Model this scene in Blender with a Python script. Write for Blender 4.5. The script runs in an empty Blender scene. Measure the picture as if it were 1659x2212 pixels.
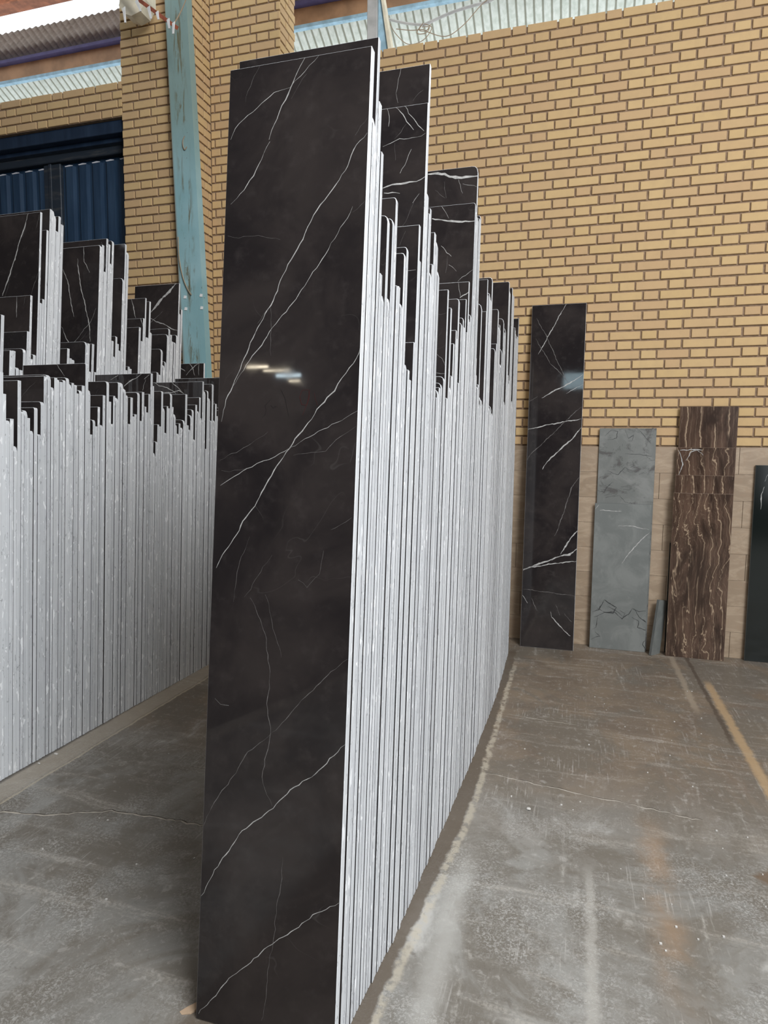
import bpy, bmesh, math, random
from mathutils import Vector, Matrix
# ------------------------------------------------------------------ camera, world, light, exposure
S = bpy.context.scene
COL = S.collection
HC = 1.43
yaw, pitch, roll = 0.28673238, 0.09351246, 0.01103835
fw = Vector((-math.sin(yaw)*math.cos(pitch), math.cos(yaw)*math.cos(pitch), -math.sin(pitch)))
rt = Vector((math.cos(yaw), math.sin(yaw), 0)); up = rt.cross(fw)
rt, up = rt*math.cos(roll)+up*math.sin(roll), up*math.cos(roll)-rt*math.sin(roll)
cd = bpy.data.cameras.new('camera'); cam = bpy.data.objects.new('camera', cd); COL.objects.link(cam)
m = Matrix((rt, up, -fw)).transposed().to_4x4(); m.translation = (0, 0, HC); cam.matrix_world = m
cd.sensor_fit = 'VERTICAL'; cd.sensor_height = 24.0; cd.lens = 24.0*1397.4/2212; cd.clip_end = 200
S.camera = cam
S.view_settings.view_transform = 'Standard'; S.view_settings.look = 'None'
S.view_settings.exposure = 0.0; S.view_settings.gamma = 1.0; S.view_settings.use_curve_mapping = False
W = bpy.data.worlds.new('sky'); S.world = W; W.use_nodes = True
wb = W.node_tree.nodes['Background']; wb.inputs[0].default_value = (0.86, 0.93, 1.0, 1); wb.inputs[1].default_value = 1.6
def daylight(name, loc, target, sx, sy, power, col):
    d = bpy.data.lights.new(name, 'AREA'); d.shape = 'RECTANGLE'; d.size = sx; d.size_y = sy; d.energy = power; d.color = col
    o = bpy.data.objects.new(name, d); COL.objects.link(o); o.location = loc
    o.rotation_euler = (Vector(target)-Vector(loc)).to_track_quat('-Z', 'Y').to_euler()
    return o
daylight('daylight_high_opening', (2.9, -1.3, 5.1), (-1.0, 2.0, 0.8), 2.4, 2.2, 430, (0.93, 0.965, 1.0))
daylight('fill_doorway_side', (4.6, -3.4, 2.6), (-0.8, 2.0, 1.2), 3.2, 3.6, 75, (0.90, 0.95, 1.0))  # added soft fill, an unseen lamp on the right doorway side
daylight('daylight_skylight', (1.4, 0.3, 6.3), (0.7, 1.9, 0), 4.0, 2.2, 140, (1.0, 0.97, 0.93))

# ------------------------------------------------------------------ shader helpers
class N:
    """tiny expression wrapper around shader sockets"""
    def __init__(s, nt, sock): s.nt = nt; s.k = sock
    def _m(s, op, *a, clamp=False):
        n = s.nt.nodes.new('ShaderNodeMath'); n.operation = op; n.use_clamp = clamp
        for i, v in enumerate((s,)+a):
            if isinstance(v, N): s.nt.links.new(v.k, n.inputs[i])
            else: n.inputs[i].default_value = v
        return N(s.nt, n.outputs[0])
    def __add__(s, o): return s._m('ADD', o)
    def __sub__(s, o): return s._m('SUBTRACT', o)
    def __mul__(s, o): return s._m('MULTIPLY', o)
    def abs(s): return s._m('ABSOLUTE')
    def mx(s, o): return s._m('MAXIMUM', o)
    def step(s, a, b, lo=0.0, hi=1.0):
        n = s.nt.nodes.new('ShaderNodeMapRange'); n.interpolation_type = 'SMOOTHSTEP'
        s.nt.links.new(s.k, n.inputs[0])
        for i, v in zip((1, 2, 3, 4), (a, b, lo, hi)): n.inputs[i].default_value = v
        return N(s.nt, n.outputs[0])
class Mat:
    def __init__(s, name):
        s.m = bpy.data.materials.new(name); s.m.use_nodes = True; s.nt = s.m.node_tree
        s.b = s.nt.nodes['Principled BSDF']
        s.co = s.nt.nodes.new('ShaderNodeTexCoord'); s.geo = s.nt.nodes.new('ShaderNodeNewGeometry'); s.oi = s.nt.nodes.new('ShaderNodeObjectInfo')
    def pos(s, scale=(1, 1, 1), world=False, rot=0, rnd=False):
        mp = s.nt.nodes.new('ShaderNodeMapping'); mp.inputs['Scale'].default_value = scale; mp.inputs['Rotation'].default_value = (0, 0, rot)
        src = s.geo.outputs['Position'] if world else s.co.outputs['Object']
        if rnd:
            va = s.nt.nodes.new('ShaderNodeVectorMath'); va.operation = 'MULTIPLY_ADD'
            cx = s.nt.nodes.new('ShaderNodeCombineXYZ')
            for i in range(3): s.nt.links.new(s.oi.outputs['Random'], cx.inputs[i])
            s.nt.links.new(cx.outputs[0], va.inputs[0]); va.inputs[1].default_value = (17, 31, 23); s.nt.links.new(src, va.inputs[2]); src = va.outputs[0]
        s.nt.links.new(src, mp.inputs[0]); return mp.outputs[0]
    def xyz(s, world=True):
        n = s.nt.nodes.new('ShaderNodeSeparateXYZ'); s.nt.links.new(s.geo.outputs['Position'] if world else s.co.outputs['Object'], n.inputs[0])
        return [N(s.nt, n.outputs[i]) for i in range(3)]
    def noise(s, vec, scale, detail=4, rough=.55, dist=0):
        n = s.nt.nodes.new('ShaderNodeTexNoise'); s.nt.links.new(vec, n.inputs['Vector'])
        n.inputs['Scale'].default_value = scale; n.inputs['Detail'].default_value = detail; n.inputs['Roughness'].default_value = rough; n.inputs['Distortion'].default_value = dist
        return N(s.nt, n.outputs[0])
    def voro(s, vec, scale, feat='DISTANCE_TO_EDGE'):
        n = s.nt.nodes.new('ShaderNodeTexVoronoi'); n.feature = feat; s.nt.links.new(vec, n.inputs['Vector']); n.inputs['Scale'].default_value = scale
        return N(s.nt, n.outputs[0])
    def mix(s, fac, a, b):
        n = s.nt.nodes.new('ShaderNodeMix'); n.data_type = 'RGBA'
        for v, k in ((fac, 0), (a, 6), (b, 7)):
            if isinstance(v, N): s.nt.links.new(v.k, n.inputs[k])
            elif isinstance(v, (tuple, list)): n.inputs[k].default_value = (*v, 1)
            else: n.inputs[k].default_value = v
        return N(s.nt, n.outputs[2])
    def set(s, color=None, rough=None, metal=None, spec=None, bump=None, bstr=.3, bdist=.002):
        for k, v in (('Base Color', color), ('Roughness', rough), ('Metallic', metal), ('Specular IOR Level', spec)):
            if v is None: continue
            if isinstance(v, N): s.nt.links.new(v.k, s.b.inputs[k])
            elif isinstance(v, (tuple, list)): s.b.inputs[k].default_value = (*v, 1)
            else: s.b.inputs[k].default_value = v
        if bump is not None:
            n = s.nt.nodes.new('ShaderNodeBump'); n.inputs['Strength'].default_value = bstr; n.inputs['Distance'].default_value = bdist
            s.nt.links.new(bump.k, n.inputs['Height']); s.nt.links.new(n.outputs[0], s.b.inputs['Normal'])
        return s.m
def plain(name, col, rough=.6, metal=0, var=.15, scale=8):
    q = Mat(name); n = q.noise(q.pos(), scale)
    return q.set(q.mix(n.step(.3, .7), tuple(c*(1-var) for c in col), tuple(min(1, c*(1+var)) for c in col)), rough, metal)

# polished dark marble face
q = Mat('polished_dark_marble'); P = q.pos(rnd=True)
cl = q.noise(P, 3.2, 5, .6, .6).step(.35, .7); fine = q.noise(P, 26, 4, .6)
wv = q.noise(P, 2.4, 3, .5, 1.2); hair = (wv-.5).abs().step(.0, .0035, 1, 0)*q.noise(P, 5, 2).step(.55, .68)
c = q.mix(cl, (.0165, .0140, .0145), (.034, .028, .0265)); c = q.mix(fine.step(.5, .8)*.35, c, (.055, .047, .045)); c = q.mix(hair*.10, c, (.18, .17, .16))
M_POL = q.set(c, fine.step(.3, .8, .03, .06), spec=.5)
# sawn pale edge
q = Mat('sawn_pale_edge'); P = q.pos(rnd=True)
st = q.noise(q.pos((60, 60, 1.2), rnd=True), 1.0, 3, .6); blot = q.noise(P, 7, 4, .6)
chip = q.noise(q.pos((55, 55, 20), rot=.6, rnd=True), 1.0, 2, .5, .6).step(.635, .66); pit = q.noise(q.pos((90, 90, 22), rnd=True), 1.0, 3, .6).step(.655, .69)
rn = N(q.nt, q.oi.outputs['Random'])
c = q.mix(rn, (.54, .555, .575), (.67, .685, .70)); c = q.mix(st.step(.35, .65)*.35, c, (.47, .48, .49)); c = q.mix(blot.step(.45, .7)*.3, c, (.76, .77, .78))
sq = (q.noise(q.pos((34, 34, 9), rnd=True), 1.0, 3, .6, .5)-.5).abs().step(.004, .012, 1, 0)*q.noise(P, 4.5, 3, .6).step(.53, .60)
c = q.mix(sq*.55, c, (.17, .175, .185)); c = q.mix(pit*.6, c, (.16, .16, .17)); c = q.mix(chip*.9, c, (.86, .87, .88))
M_EDGE = q.set(c, .62, bump=st+chip*.5, bstr=.25, bdist=.001)
M_VEIN = plain('white_calcite_vein', (.40, .39, .375), .25, 0, .25, 60)
M_FAINT = plain('faint_grey_vein', (.14, .13, .125), .2, 0, .3, 60)
M_PENBLACK = plain('faded_black_marker', (.012, .010, .010), .5)
M_PENRED = plain('faded_red_marker', (.055, .012, .012), .4)
M_CRACK = plain('dark_stone_seam', (.035, .035, .035), .5, 0, .3, 80)
M_BACK = plain('sawn_dark_back', (.12, .12, .12), .7)
ROW_A=[(1.3224,2.385,0.0245),(1.351,2.243,0.0176),(1.3701,2.433,0.0169),(1.3894,2.288,0.0212),(1.4117,2.175,0.0167),(1.4308,1.88,0.0193),(1.4517,1.84,0.0167),(1.4708,2.038,0.018),(1.4899,1.836,0.0167),(1.509,2.043,0.018),(1.5281,2.104,0.0178),(1.5472,1.876,0.0178),(1.5663,1.879,0.018),(1.5854,1.841,0.0178),(1.6045,1.979,0.0167),(1.6236,2.001,0.0176),(1.6427,1.684,0.0176),(1.6618,1.665,0.0176),(1.6809,1.639,0.0167),(1.7,1.749,0.018),(1.7191,2.092,0.0176),(1.7382,1.994,0.0176),(1.7573,2.462,0.018),(1.7764,2.587,0.0179),(1.7966,2.214,0.0195),(1.8172,2.157,0.0193),(1.8379,2.18,0.0157),(1.855,1.993,0.0157),(1.8722,2.019,0.0178),(1.8913,2.123,0.0245),(1.9182,2.114,0.0245),(1.9465,2.026,0.0236),(1.9712,1.684,0.0158),(1.9886,1.612,0.0158),(2.0059,1.641,0.0231),(2.0305,1.649,0.0224),(2.0542,1.667,0.0222),(2.0775,1.691,0.0245),(2.1077,1.994,0.0176),(2.1268,1.621,0.0233),(2.1525,1.94,0.0209),(2.1747,1.673,0.0211),(2.1968,1.706,0.0245),(2.2235,1.826,0.0204),(2.2462,1.878,0.017),(2.2643,1.851,0.0168),(2.2823,2.0,0.0245),(2.3088,1.692,0.0189),(2.3292,1.92,0.0245),(2.3597,1.945,0.0176),(2.3796,1.912,0.0187),(2.3996,2.024,0.0167),(2.4174,1.898,0.0167),(2.4352,1.902,0.0175),(2.4551,2.105,0.0171),(2.4736,1.969,0.0173),(2.4922,1.953,0.0173),(2.5108,1.987,0.0178),(2.5299,2.439,0.0161),(2.5483,2.415,0.0174),(2.5668,2.601,0.0178),(2.5859,2.393,0.0167),(2.605,2.418,0.0176),(2.6241,2.406,0.0178),(2.6432,2.424,0.018),(2.6623,1.833,0.0187),(2.6833,1.768,0.0193),(2.7041,1.715,0.0195),(2.7248,1.726,0.0199),(2.7471,2.08,0.0177),(2.7661,1.663,0.0166),(2.7851,1.683,0.0183),(2.8057,1.65,0.0192),(2.8264,1.668,0.0183),(2.8471,1.671,0.0176),(2.8662,2.068,0.024),(2.8917,2.218,0.017),(2.9111,2.164,0.017),(2.9305,2.162,0.0181),(2.9499,2.174,0.0245),(2.9773,2.142,0.0245),(3.0048,2.147,0.0261),(3.0322,2.26,0.0284),(3.063,1.657,0.0293),(3.0937,1.636,0.0295),(3.1245,1.665,0.024),(3.1496,1.624,0.0227),(3.1747,1.631,0.0211),(3.1973,1.95,0.0315),(3.2345,1.979,0.0208),(3.2564,1.956,0.0204),(3.2783,2.159,0.0303),(3.3097,2.088,0.0299),(3.3411,2.092,0.0299),(3.3725,2.095,0.0224),(3.3964,1.876,0.0215),(3.4203,1.898,0.0224),(3.4442,1.907,0.0265),(3.4722,1.99,0.0248),(3.4985,2.155,0.0227),(3.5225,2.112,0.0229),(3.5464,2.087,0.0216),(3.5704,2.091,0.0225),(3.5944,2.122,0.0213),(3.6172,1.736,0.0247),(3.6434,1.724,0.0238),(3.6697,1.702,0.0247),(3.6959,2.396,0.0251),(3.7225,2.352,0.0251),(3.7492,2.348,0.0251),(3.7758,2.372,0.0176),(3.7949,1.882,0.0255),(3.8229,1.873,0.0264),(3.8508,1.849,0.0266),(3.8787,1.857,0.0255),(3.9066,1.848,0.0264),(3.9345,2.416,0.026),(3.962,2.368,0.0262),(3.9895,2.387,0.0262),(4.0171,2.385,0.0262),(4.0446,2.391,0.026),(4.0721,2.4,0.028),(4.1024,1.748,0.0289),(4.1328,1.755,0.0234),(4.1573,1.75,0.0221),(4.1818,1.743,0.0232),(4.2063,2.228,0.0246),(4.2333,2.201,0.0255),(4.2603,2.22,0.0255),(4.2873,2.199,0.0259),(4.3142,2.21,0.0257),(4.3412,2.21,0.0257),(4.3682,2.194,0.0246),(4.3952,2.205,0.0257),(4.4222,2.21,0.0257),(4.4492,2.205,0.0257),(4.4761,2.198,0.0259),(4.5031,2.223,0.0284),(4.5339,2.219,0.0295),(4.5647,2.353,0.02)]
ROW_B=[(2.0815,1.745,0.0167),(2.0988,1.656,0.0152),(2.1149,1.546,0.0185),(2.1341,1.553,0.0188),(2.1544,1.438,0.0168),(2.172,1.72,0.018),(2.192,1.588,0.0152),(2.2081,1.595,0.0155),(2.2242,1.561,0.0141),(2.2403,1.506,0.0166),(2.2589,1.609,0.0188),(2.2801,1.491,0.0141),(2.2962,1.638,0.0179),(2.3147,1.754,0.0188),(2.3358,1.764,0.0188),(2.3564,1.71,0.0149),(2.3725,1.754,0.0171),(2.3902,1.749,0.0155),(2.4069,1.738,0.0175),(2.4264,1.749,0.0157),(2.4434,1.762,0.0183),(2.4637,1.738,0.0155),(2.4798,1.741,0.0149),(2.4959,1.732,0.0155),(2.512,1.694,0.0156),(2.5288,1.711,0.0173),(2.5467,1.735,0.0188),(2.5669,1.845,0.0188),(2.5884,1.721,0.0149),(2.6045,1.499,0.0149),(2.6206,1.573,0.0166),(2.6381,1.541,0.0141),(2.6542,1.639,0.0159),(2.6721,1.55,0.0166),(2.6899,1.7,0.0188),(2.7139,1.773,0.0174),(2.7321,1.671,0.016),(2.7491,1.557,0.0141),(2.7652,1.704,0.0144),(2.7816,1.698,0.0188),(2.8015,1.777,0.0168),(2.8192,1.779,0.0188),(2.8425,1.75,0.0175),(2.8612,1.717,0.0173),(2.8791,1.563,0.0156),(2.8967,1.706,0.0188),(2.9171,1.605,0.0149),(2.9332,1.618,0.0188),(2.9566,1.738,0.0188),(2.9767,1.584,0.0146),(2.9933,1.744,0.0188),(3.0149,1.665,0.0141),(3.031,1.634,0.0152),(3.0471,1.737,0.0143),(3.0634,1.854,0.0181),(3.0827,1.786,0.0157),(3.1004,1.412,0.0141),(3.1165,1.473,0.0141),(3.1326,1.571,0.0152),(3.1487,1.561,0.0149),(3.1648,1.764,0.0149),(3.1809,1.672,0.0141),(3.197,1.526,0.0149),(3.2131,1.681,0.0141),(3.2292,1.67,0.016),(3.2458,1.758,0.0185),(3.2655,1.681,0.016),(3.2827,1.642,0.0177),(3.3024,1.577,0.0157),(3.3193,1.524,0.0162),(3.3365,1.586,0.0173),(3.3558,1.563,0.0188),(3.3783,1.61,0.0176),(3.3965,1.766,0.0188),(3.4195,1.578,0.0173),(3.4376,1.554,0.0149),(3.4537,1.645,0.0155),(3.4698,1.678,0.0188),(3.4913,1.494,0.015),(3.5083,1.71,0.0188),(3.5296,1.673,0.0141),(3.5457,1.759,0.0177),(3.5646,1.638,0.0152),(3.5807,1.863,0.0141),(3.5968,1.807,0.0188),(3.6224,1.434,0.0152),(3.6385,1.811,0.0141),(3.6546,1.768,0.0188),(3.6772,1.619,0.0162),(3.6943,1.858,0.0188),(3.7155,1.624,0.0149),(3.7316,1.732,0.0184),(3.7519,1.653,0.0157),(3.7696,1.646,0.0155),(3.7857,1.692,0.0165),(3.8028,1.711,0.0188),(3.826,1.915,0.0168)]
ROW_C=[(2.4729,2.1,0.019),(2.5314,1.93,0.0165),(2.5485,1.931,0.019),(2.5714,1.849,0.019),(2.5931,1.837,0.019),(2.6149,1.953,0.0187),(2.6343,2.046,0.0152),(2.6504,2.239,0.0139),(2.6649,1.905,0.0125),(2.6793,1.931,0.019),(2.7025,2.696,0.0132),(2.7177,2.216,0.0132),(2.7329,2.238,0.0141),(2.749,2.615,0.0141),(2.7651,2.734,0.0152),(2.7812,2.739,0.0149),(2.7973,2.718,0.0141),(2.8134,2.633,0.0155),(2.8295,2.717,0.0161),(2.8468,2.678,0.019),(2.9204,2.0,0.0176),(2.94,1.947,0.0168),(2.9581,1.942,0.019),(3.0599,2.062,0.0162),(3.0773,2.054,0.019),(3.0983,1.892,0.0152),(3.1144,2.057,0.019),(3.1417,1.892,0.0152),(3.159,2.659,0.0173),(3.1775,2.666,0.019),(3.1981,2.51,0.0141),(3.2142,2.716,0.0155),(3.2303,2.686,0.0155),(3.2464,2.581,0.0152),(3.2625,2.718,0.0175),(3.2812,2.103,0.019),(3.3019,2.012,0.0155),(3.318,2.138,0.0155),(3.3341,2.093,0.0163),(3.3516,2.055,0.0141),(3.3677,2.515,0.0155),(3.3838,2.736,0.0141),(3.3999,2.693,0.019),(3.4221,1.938,0.019),(3.4443,1.964,0.0182),(3.463,1.952,0.019),(3.5418,2.236,0.019),(3.5663,2.149,0.0155),(3.5824,2.303,0.0152),(3.5985,2.441,0.0134),(3.6132,2.18,0.0126),(3.6278,2.184,0.0152),(3.6439,2.428,0.0152),(3.66,2.226,0.019),(3.7443,1.964,0.019),(3.7663,1.95,0.019),(3.7883,2.131,0.019),(3.8103,2.025,0.019),(3.8323,2.05,0.0155),(3.8484,2.244,0.0155),(3.8645,2.287,0.0184),(3.8849,2.246,0.019),(3.9062,2.206,0.019),(3.9315,2.202,0.019),(3.9568,2.257,0.0155),(3.9729,2.633,0.0135),(3.9885,2.421,0.0146),(4.004,2.45,0.019),(4.402,2.099,0.017)]
VEINS={'A0':[(2.5,0,[-0.168,2.385,-0.205,2.318,-0.226,2.276,-0.237,2.244,-0.254,2.206,-0.258,2.197]),(2.1,0,[-0.255,2.192,-0.275,2.151,-0.307,2.102,-0.339,2.06,-0.355,2.046]),(1.6,0,[-0.205,2.318,-0.248,2.31,-0.268,2.294,-0.305,2.273,-0.344,2.249,-0.364,2.21]),(1.3,0,[-0.133,2.386,-0.144,2.372,-0.179,2.34,-0.205,2.318]),(0.8,1,[-0.166,2.345,-0.189,2.309,-0.199,2.288]),(2.0,0,[-0.004,2.182,-0.035,2.145,-0.048,2.108,-0.078,2.07,-0.104,2.033,-0.13,1.999,-0.153,1.957,-0.179,1.911,-0.206,1.859,-0.232,1.801,-0.261,1.746,-0.294,1.686,-0.315,1.636,-0.331,1.591,-0.35,1.558,-0.363,1.504]),(1.5,0,[-0.032,2.011,-0.051,1.973,-0.099,1.905,-0.147,1.83,-0.188,1.782,-0.221,1.744,-0.257,1.692,-0.283,1.668,-0.305,1.632,-0.331,1.591]),(0.9,1,[0.007,2.032,-0.032,1.997]),(0.9,1,[-0.005,2.218,-0.032,2.178]),(2.5,0,[0.002,1.678,-0.015,1.64,-0.043,1.606,-0.063,1.578,-0.096,1.543,-0.124,1.498,-0.158,1.462,-0.173,1.441,-0.188,1.417,-0.218,1.371,-0.244,1.33,-0.26,1.296,-0.282,1.266,-0.308,1.223,-0.344,1.171,-0.359,1.136]),(1.2,0,[0.001,1.53,-0.031,1.514,-0.086,1.483,-0.133,1.462,-0.173,1.441]),(1.9,0,[-0.173,1.441,-0.211,1.42,-0.241,1.406,-0.272,1.391,-0.318,1.369,-0.359,1.347]),(1.1,1,[-0.003,1.491,-0.03,1.474,-0.055,1.462,-0.079,1.434,-0.113,1.426,-0.162,1.423]),(1.0,1,[-0.23,1.476,-0.275,1.451,-0.36,1.406]),(1.0,1,[-0.356,1.381,-0.334,1.377,-0.304,1.383,-0.272,1.391]),(1.4,1,[-0.003,0.943,-0.063,0.892,-0.132,0.811,-0.191,0.744]),(1.5,1,[-0.194,0.744,-0.252,0.688,-0.3,0.613,-0.333,0.562,-0.356,0.524,-0.372,0.486]),(1.9,0,[-0.001,0.742,-0.055,0.682,-0.125,0.621,-0.202,0.546,-0.27,0.483,-0.318,0.404,-0.37,0.31]),(1.7,0,[-0.003,0.37,-0.065,0.324,-0.16,0.241,-0.208,0.196,-0.282,0.121,-0.364,0.013]),(1.5,1,[-0.26,1.071,-0.215,0.972,-0.203,0.894,-0.206,0.814,-0.194,0.744,-0.207,0.677,-0.211,0.619,-0.184,0.566]),(1.1,1,[-0.148,0.448,-0.162,0.298,-0.173,0.204,-0.189,0.04]),(0.9,1,[-0.362,1.97,-0.331,1.962,-0.277,1.961,-0.217,1.951]),(0.9,1,[-0.293,2.384,-0.308,2.348,-0.327,2.299]),(0.9,1,[-0.26,1.296,-0.243,1.278,-0.236,1.267]),(1.1,1,[-0.075,1.196,-0.084,1.14,-0.113,1.105,-0.138,1.12]),(1.1,1,[-0.007,1.279,-0.036,1.259,-0.059,1.247]),(1.4,0,[-0.352,0.808,-0.334,0.798,-0.311,0.796]),(1.1,1,[-0.005,1.453,-0.012,1.407]),(1.0,1,[-0.272,1.22,-0.295,1.155,-0.311,1.056]),(1.0,1,[-0.223,1.08,-0.173,0.931]),(0.9,1,[-0.273,1.747,-0.237,1.79,-0.23,1.665]),(0.9,1,[-0.279,1.07,-0.208,1.178]),(1.8,2,[-0.249,1.514,-0.241,1.521,-0.238,1.533,-0.242,1.544,-0.231,1.554,-0.227,1.558]),(1.8,2,[-0.226,1.544,-0.219,1.537,-0.213,1.543,-0.21,1.539]),(1.8,2,[-0.201,1.582,-0.189,1.56,-0.183,1.539,-0.177,1.517]),(2.2,3,[-0.126,1.581,-0.145,1.579,-0.15,1.563,-0.144,1.545,-0.131,1.543,-0.125,1.563,-0.128,1.579]),(2.2,3,[-0.124,1.579,-0.129,1.551,-0.14,1.519]),(2.2,3,[-0.112,1.573,-0.11,1.559,-0.103,1.542])],'A23':[(1.4,0,[-0.092,2.588,-0.097,2.554,-0.101,2.514,-0.095,2.484]),(1.4,1,[-0.018,2.512,-0.051,2.486])],'A22':[(3.4,0,[-0.109,2.473,-0.075,2.438,-0.061,2.416,-0.041,2.387]),(2.7,0,[-0.073,2.472,-0.051,2.428,-0.021,2.388,-0.01,2.379]),(3.5,0,[-0.123,2.471,-0.118,2.437,-0.119,2.407]),(1.7,0,[-0.135,2.349,-0.083,2.363,-0.031,2.365,-0.005,2.373]),(6.9,0,[-0.13,2.221,-0.102,2.232,-0.075,2.233,-0.048,2.237,-0.027,2.233,-0.001,2.245]),(5.6,0,[-0.127,2.207,-0.101,2.207,-0.077,2.204]),(1.4,1,[-0.064,2.407,-0.1,2.368]),(2.8,0,[-0.049,2.332,-0.06,2.298,-0.076,2.262]),(1.4,1,[-0.1,2.355,-0.091,2.304]),(1.4,1,[-0.033,2.184,-0.049,2.131,-0.063,2.105]),(1.6,0,[-0.016,2.196,-0.037,2.171])],'A60':[(11.5,0,[-0.21,2.587,-0.167,2.588,-0.138,2.583,-0.105,2.566,-0.067,2.558,-0.035,2.559,-0.0,2.559]),(1.9,1,[-0.137,2.551,-0.13,2.482]),(2.3,0,[-0.077,2.554,-0.063,2.494]),(1.9,1,[-0.178,2.519,-0.135,2.482]),(1.9,0,[-0.062,2.532,-0.002,2.517])],'A58':[(9.4,0,[-0.178,2.389,-0.138,2.384,-0.099,2.374,-0.052,2.365,0.0,2.366]),(2.3,0,[-0.14,2.443,-0.109,2.385]),(3.8,0,[-0.136,2.277,-0.092,2.231]),(3.0,0,[-0.1,2.199,-0.069,2.17]),(1.9,0,[-0.062,2.127,-0.001,2.171]),(1.9,1,[-0.109,2.233,-0.113,2.165])],'A54':[(9.2,0,[-0.035,2.044,0.001,2.066]),(2.2,0,[-0.043,2.102,-0.032,2.05])],'A20':[(2.2,0,[-0.046,1.959,-0.037,1.961,-0.006,1.963]),(1.4,1,[-0.042,2.077,-0.06,2.038])],'A38':[(1.9,0,[-0.035,1.774,-0.014,1.757,0.003,1.733]),(2.4,0,[-0.033,1.705,-0.0,1.706]),(1.6,1,[-0.036,1.91,0.001,1.911])],'B27':[(2.8,0,[-0.179,1.848,-0.124,1.785])],'B14':[(2.8,0,[-0.01,1.759,-0.094,1.752,-0.139,1.727]),(2.1,1,[-0.084,1.745,-0.099,1.726,-0.115,1.695,-0.139,1.657]),(3.8,0,[-0.02,1.704,-0.046,1.675,-0.054,1.645])],'B54':[(4.8,0,[-0.271,1.825,-0.218,1.848]),(6.6,0,[-0.179,1.787,-0.136,1.815,-0.087,1.832,-0.063,1.852]),(5.7,0,[-0.044,1.822,-0.008,1.846]),(3.1,0,[-0.035,1.822,-0.052,1.759])],'B83':[(5.4,0,[-0.359,1.868,-0.327,1.843,-0.263,1.827,-0.222,1.809,-0.196,1.79]),(6.6,0,[-0.305,1.795,-0.237,1.797,-0.175,1.807,-0.138,1.787]),(4.5,0,[-0.233,1.866,-0.18,1.829,-0.149,1.793])],'B89':[(6.1,0,[-0.186,1.785,-0.141,1.788,-0.085,1.802])],'C68':[(8.9,0,[-0.25,2.082,-0.204,2.063,-0.165,2.045]),(8.1,0,[-0.129,2.101,-0.097,2.06,-0.078,2.005]),(6.6,0,[-0.047,2.099,-0.122,2.046,-0.158,2.01]),(4.4,0,[-0.046,2.099,-0.043,2.004])],'C10':[(6.5,0,[-0.081,2.699,-0.098,2.641,-0.132,2.554,-0.158,2.479,-0.191,2.38,-0.216,2.332,-0.242,2.261]),(2.7,1,[-0.009,2.681,-0.029,2.605]),(3.0,1,[-0.007,2.371,-0.045,2.259])],'C7':[(4.4,0,[-0.092,2.241,-0.092,2.193,-0.088,2.126]),(2.5,1,[-0.033,2.236,-0.047,2.188])],'C28':[(3.4,0,[-0.122,2.665,-0.111,2.567,-0.072,2.497]),(5.6,0,[-0.163,2.588,-0.145,2.464,-0.117,2.364,-0.087,2.27,-0.056,2.151,-0.053,2.078]),(4.5,0,[-0.268,2.532,-0.223,2.43,-0.203,2.318,-0.175,2.236]),(4.5,0,[-0.268,2.18,-0.237,2.116,-0.22,2.095,-0.171,2.023,-0.093,1.964])],'C65':[(16.9,0,[-0.022,2.635,-0.081,2.579,-0.138,2.532,-0.196,2.474,-0.236,2.431]),(6.8,0,[-0.235,2.391,-0.192,2.368,-0.132,2.349,-0.055,2.308,0.007,2.29])],'C49':[(6.2,0,[-0.113,2.444,-0.09,2.369,-0.07,2.31])],'C48':[(9.3,0,[-0.021,2.303,-0.003,2.247])]}
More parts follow.
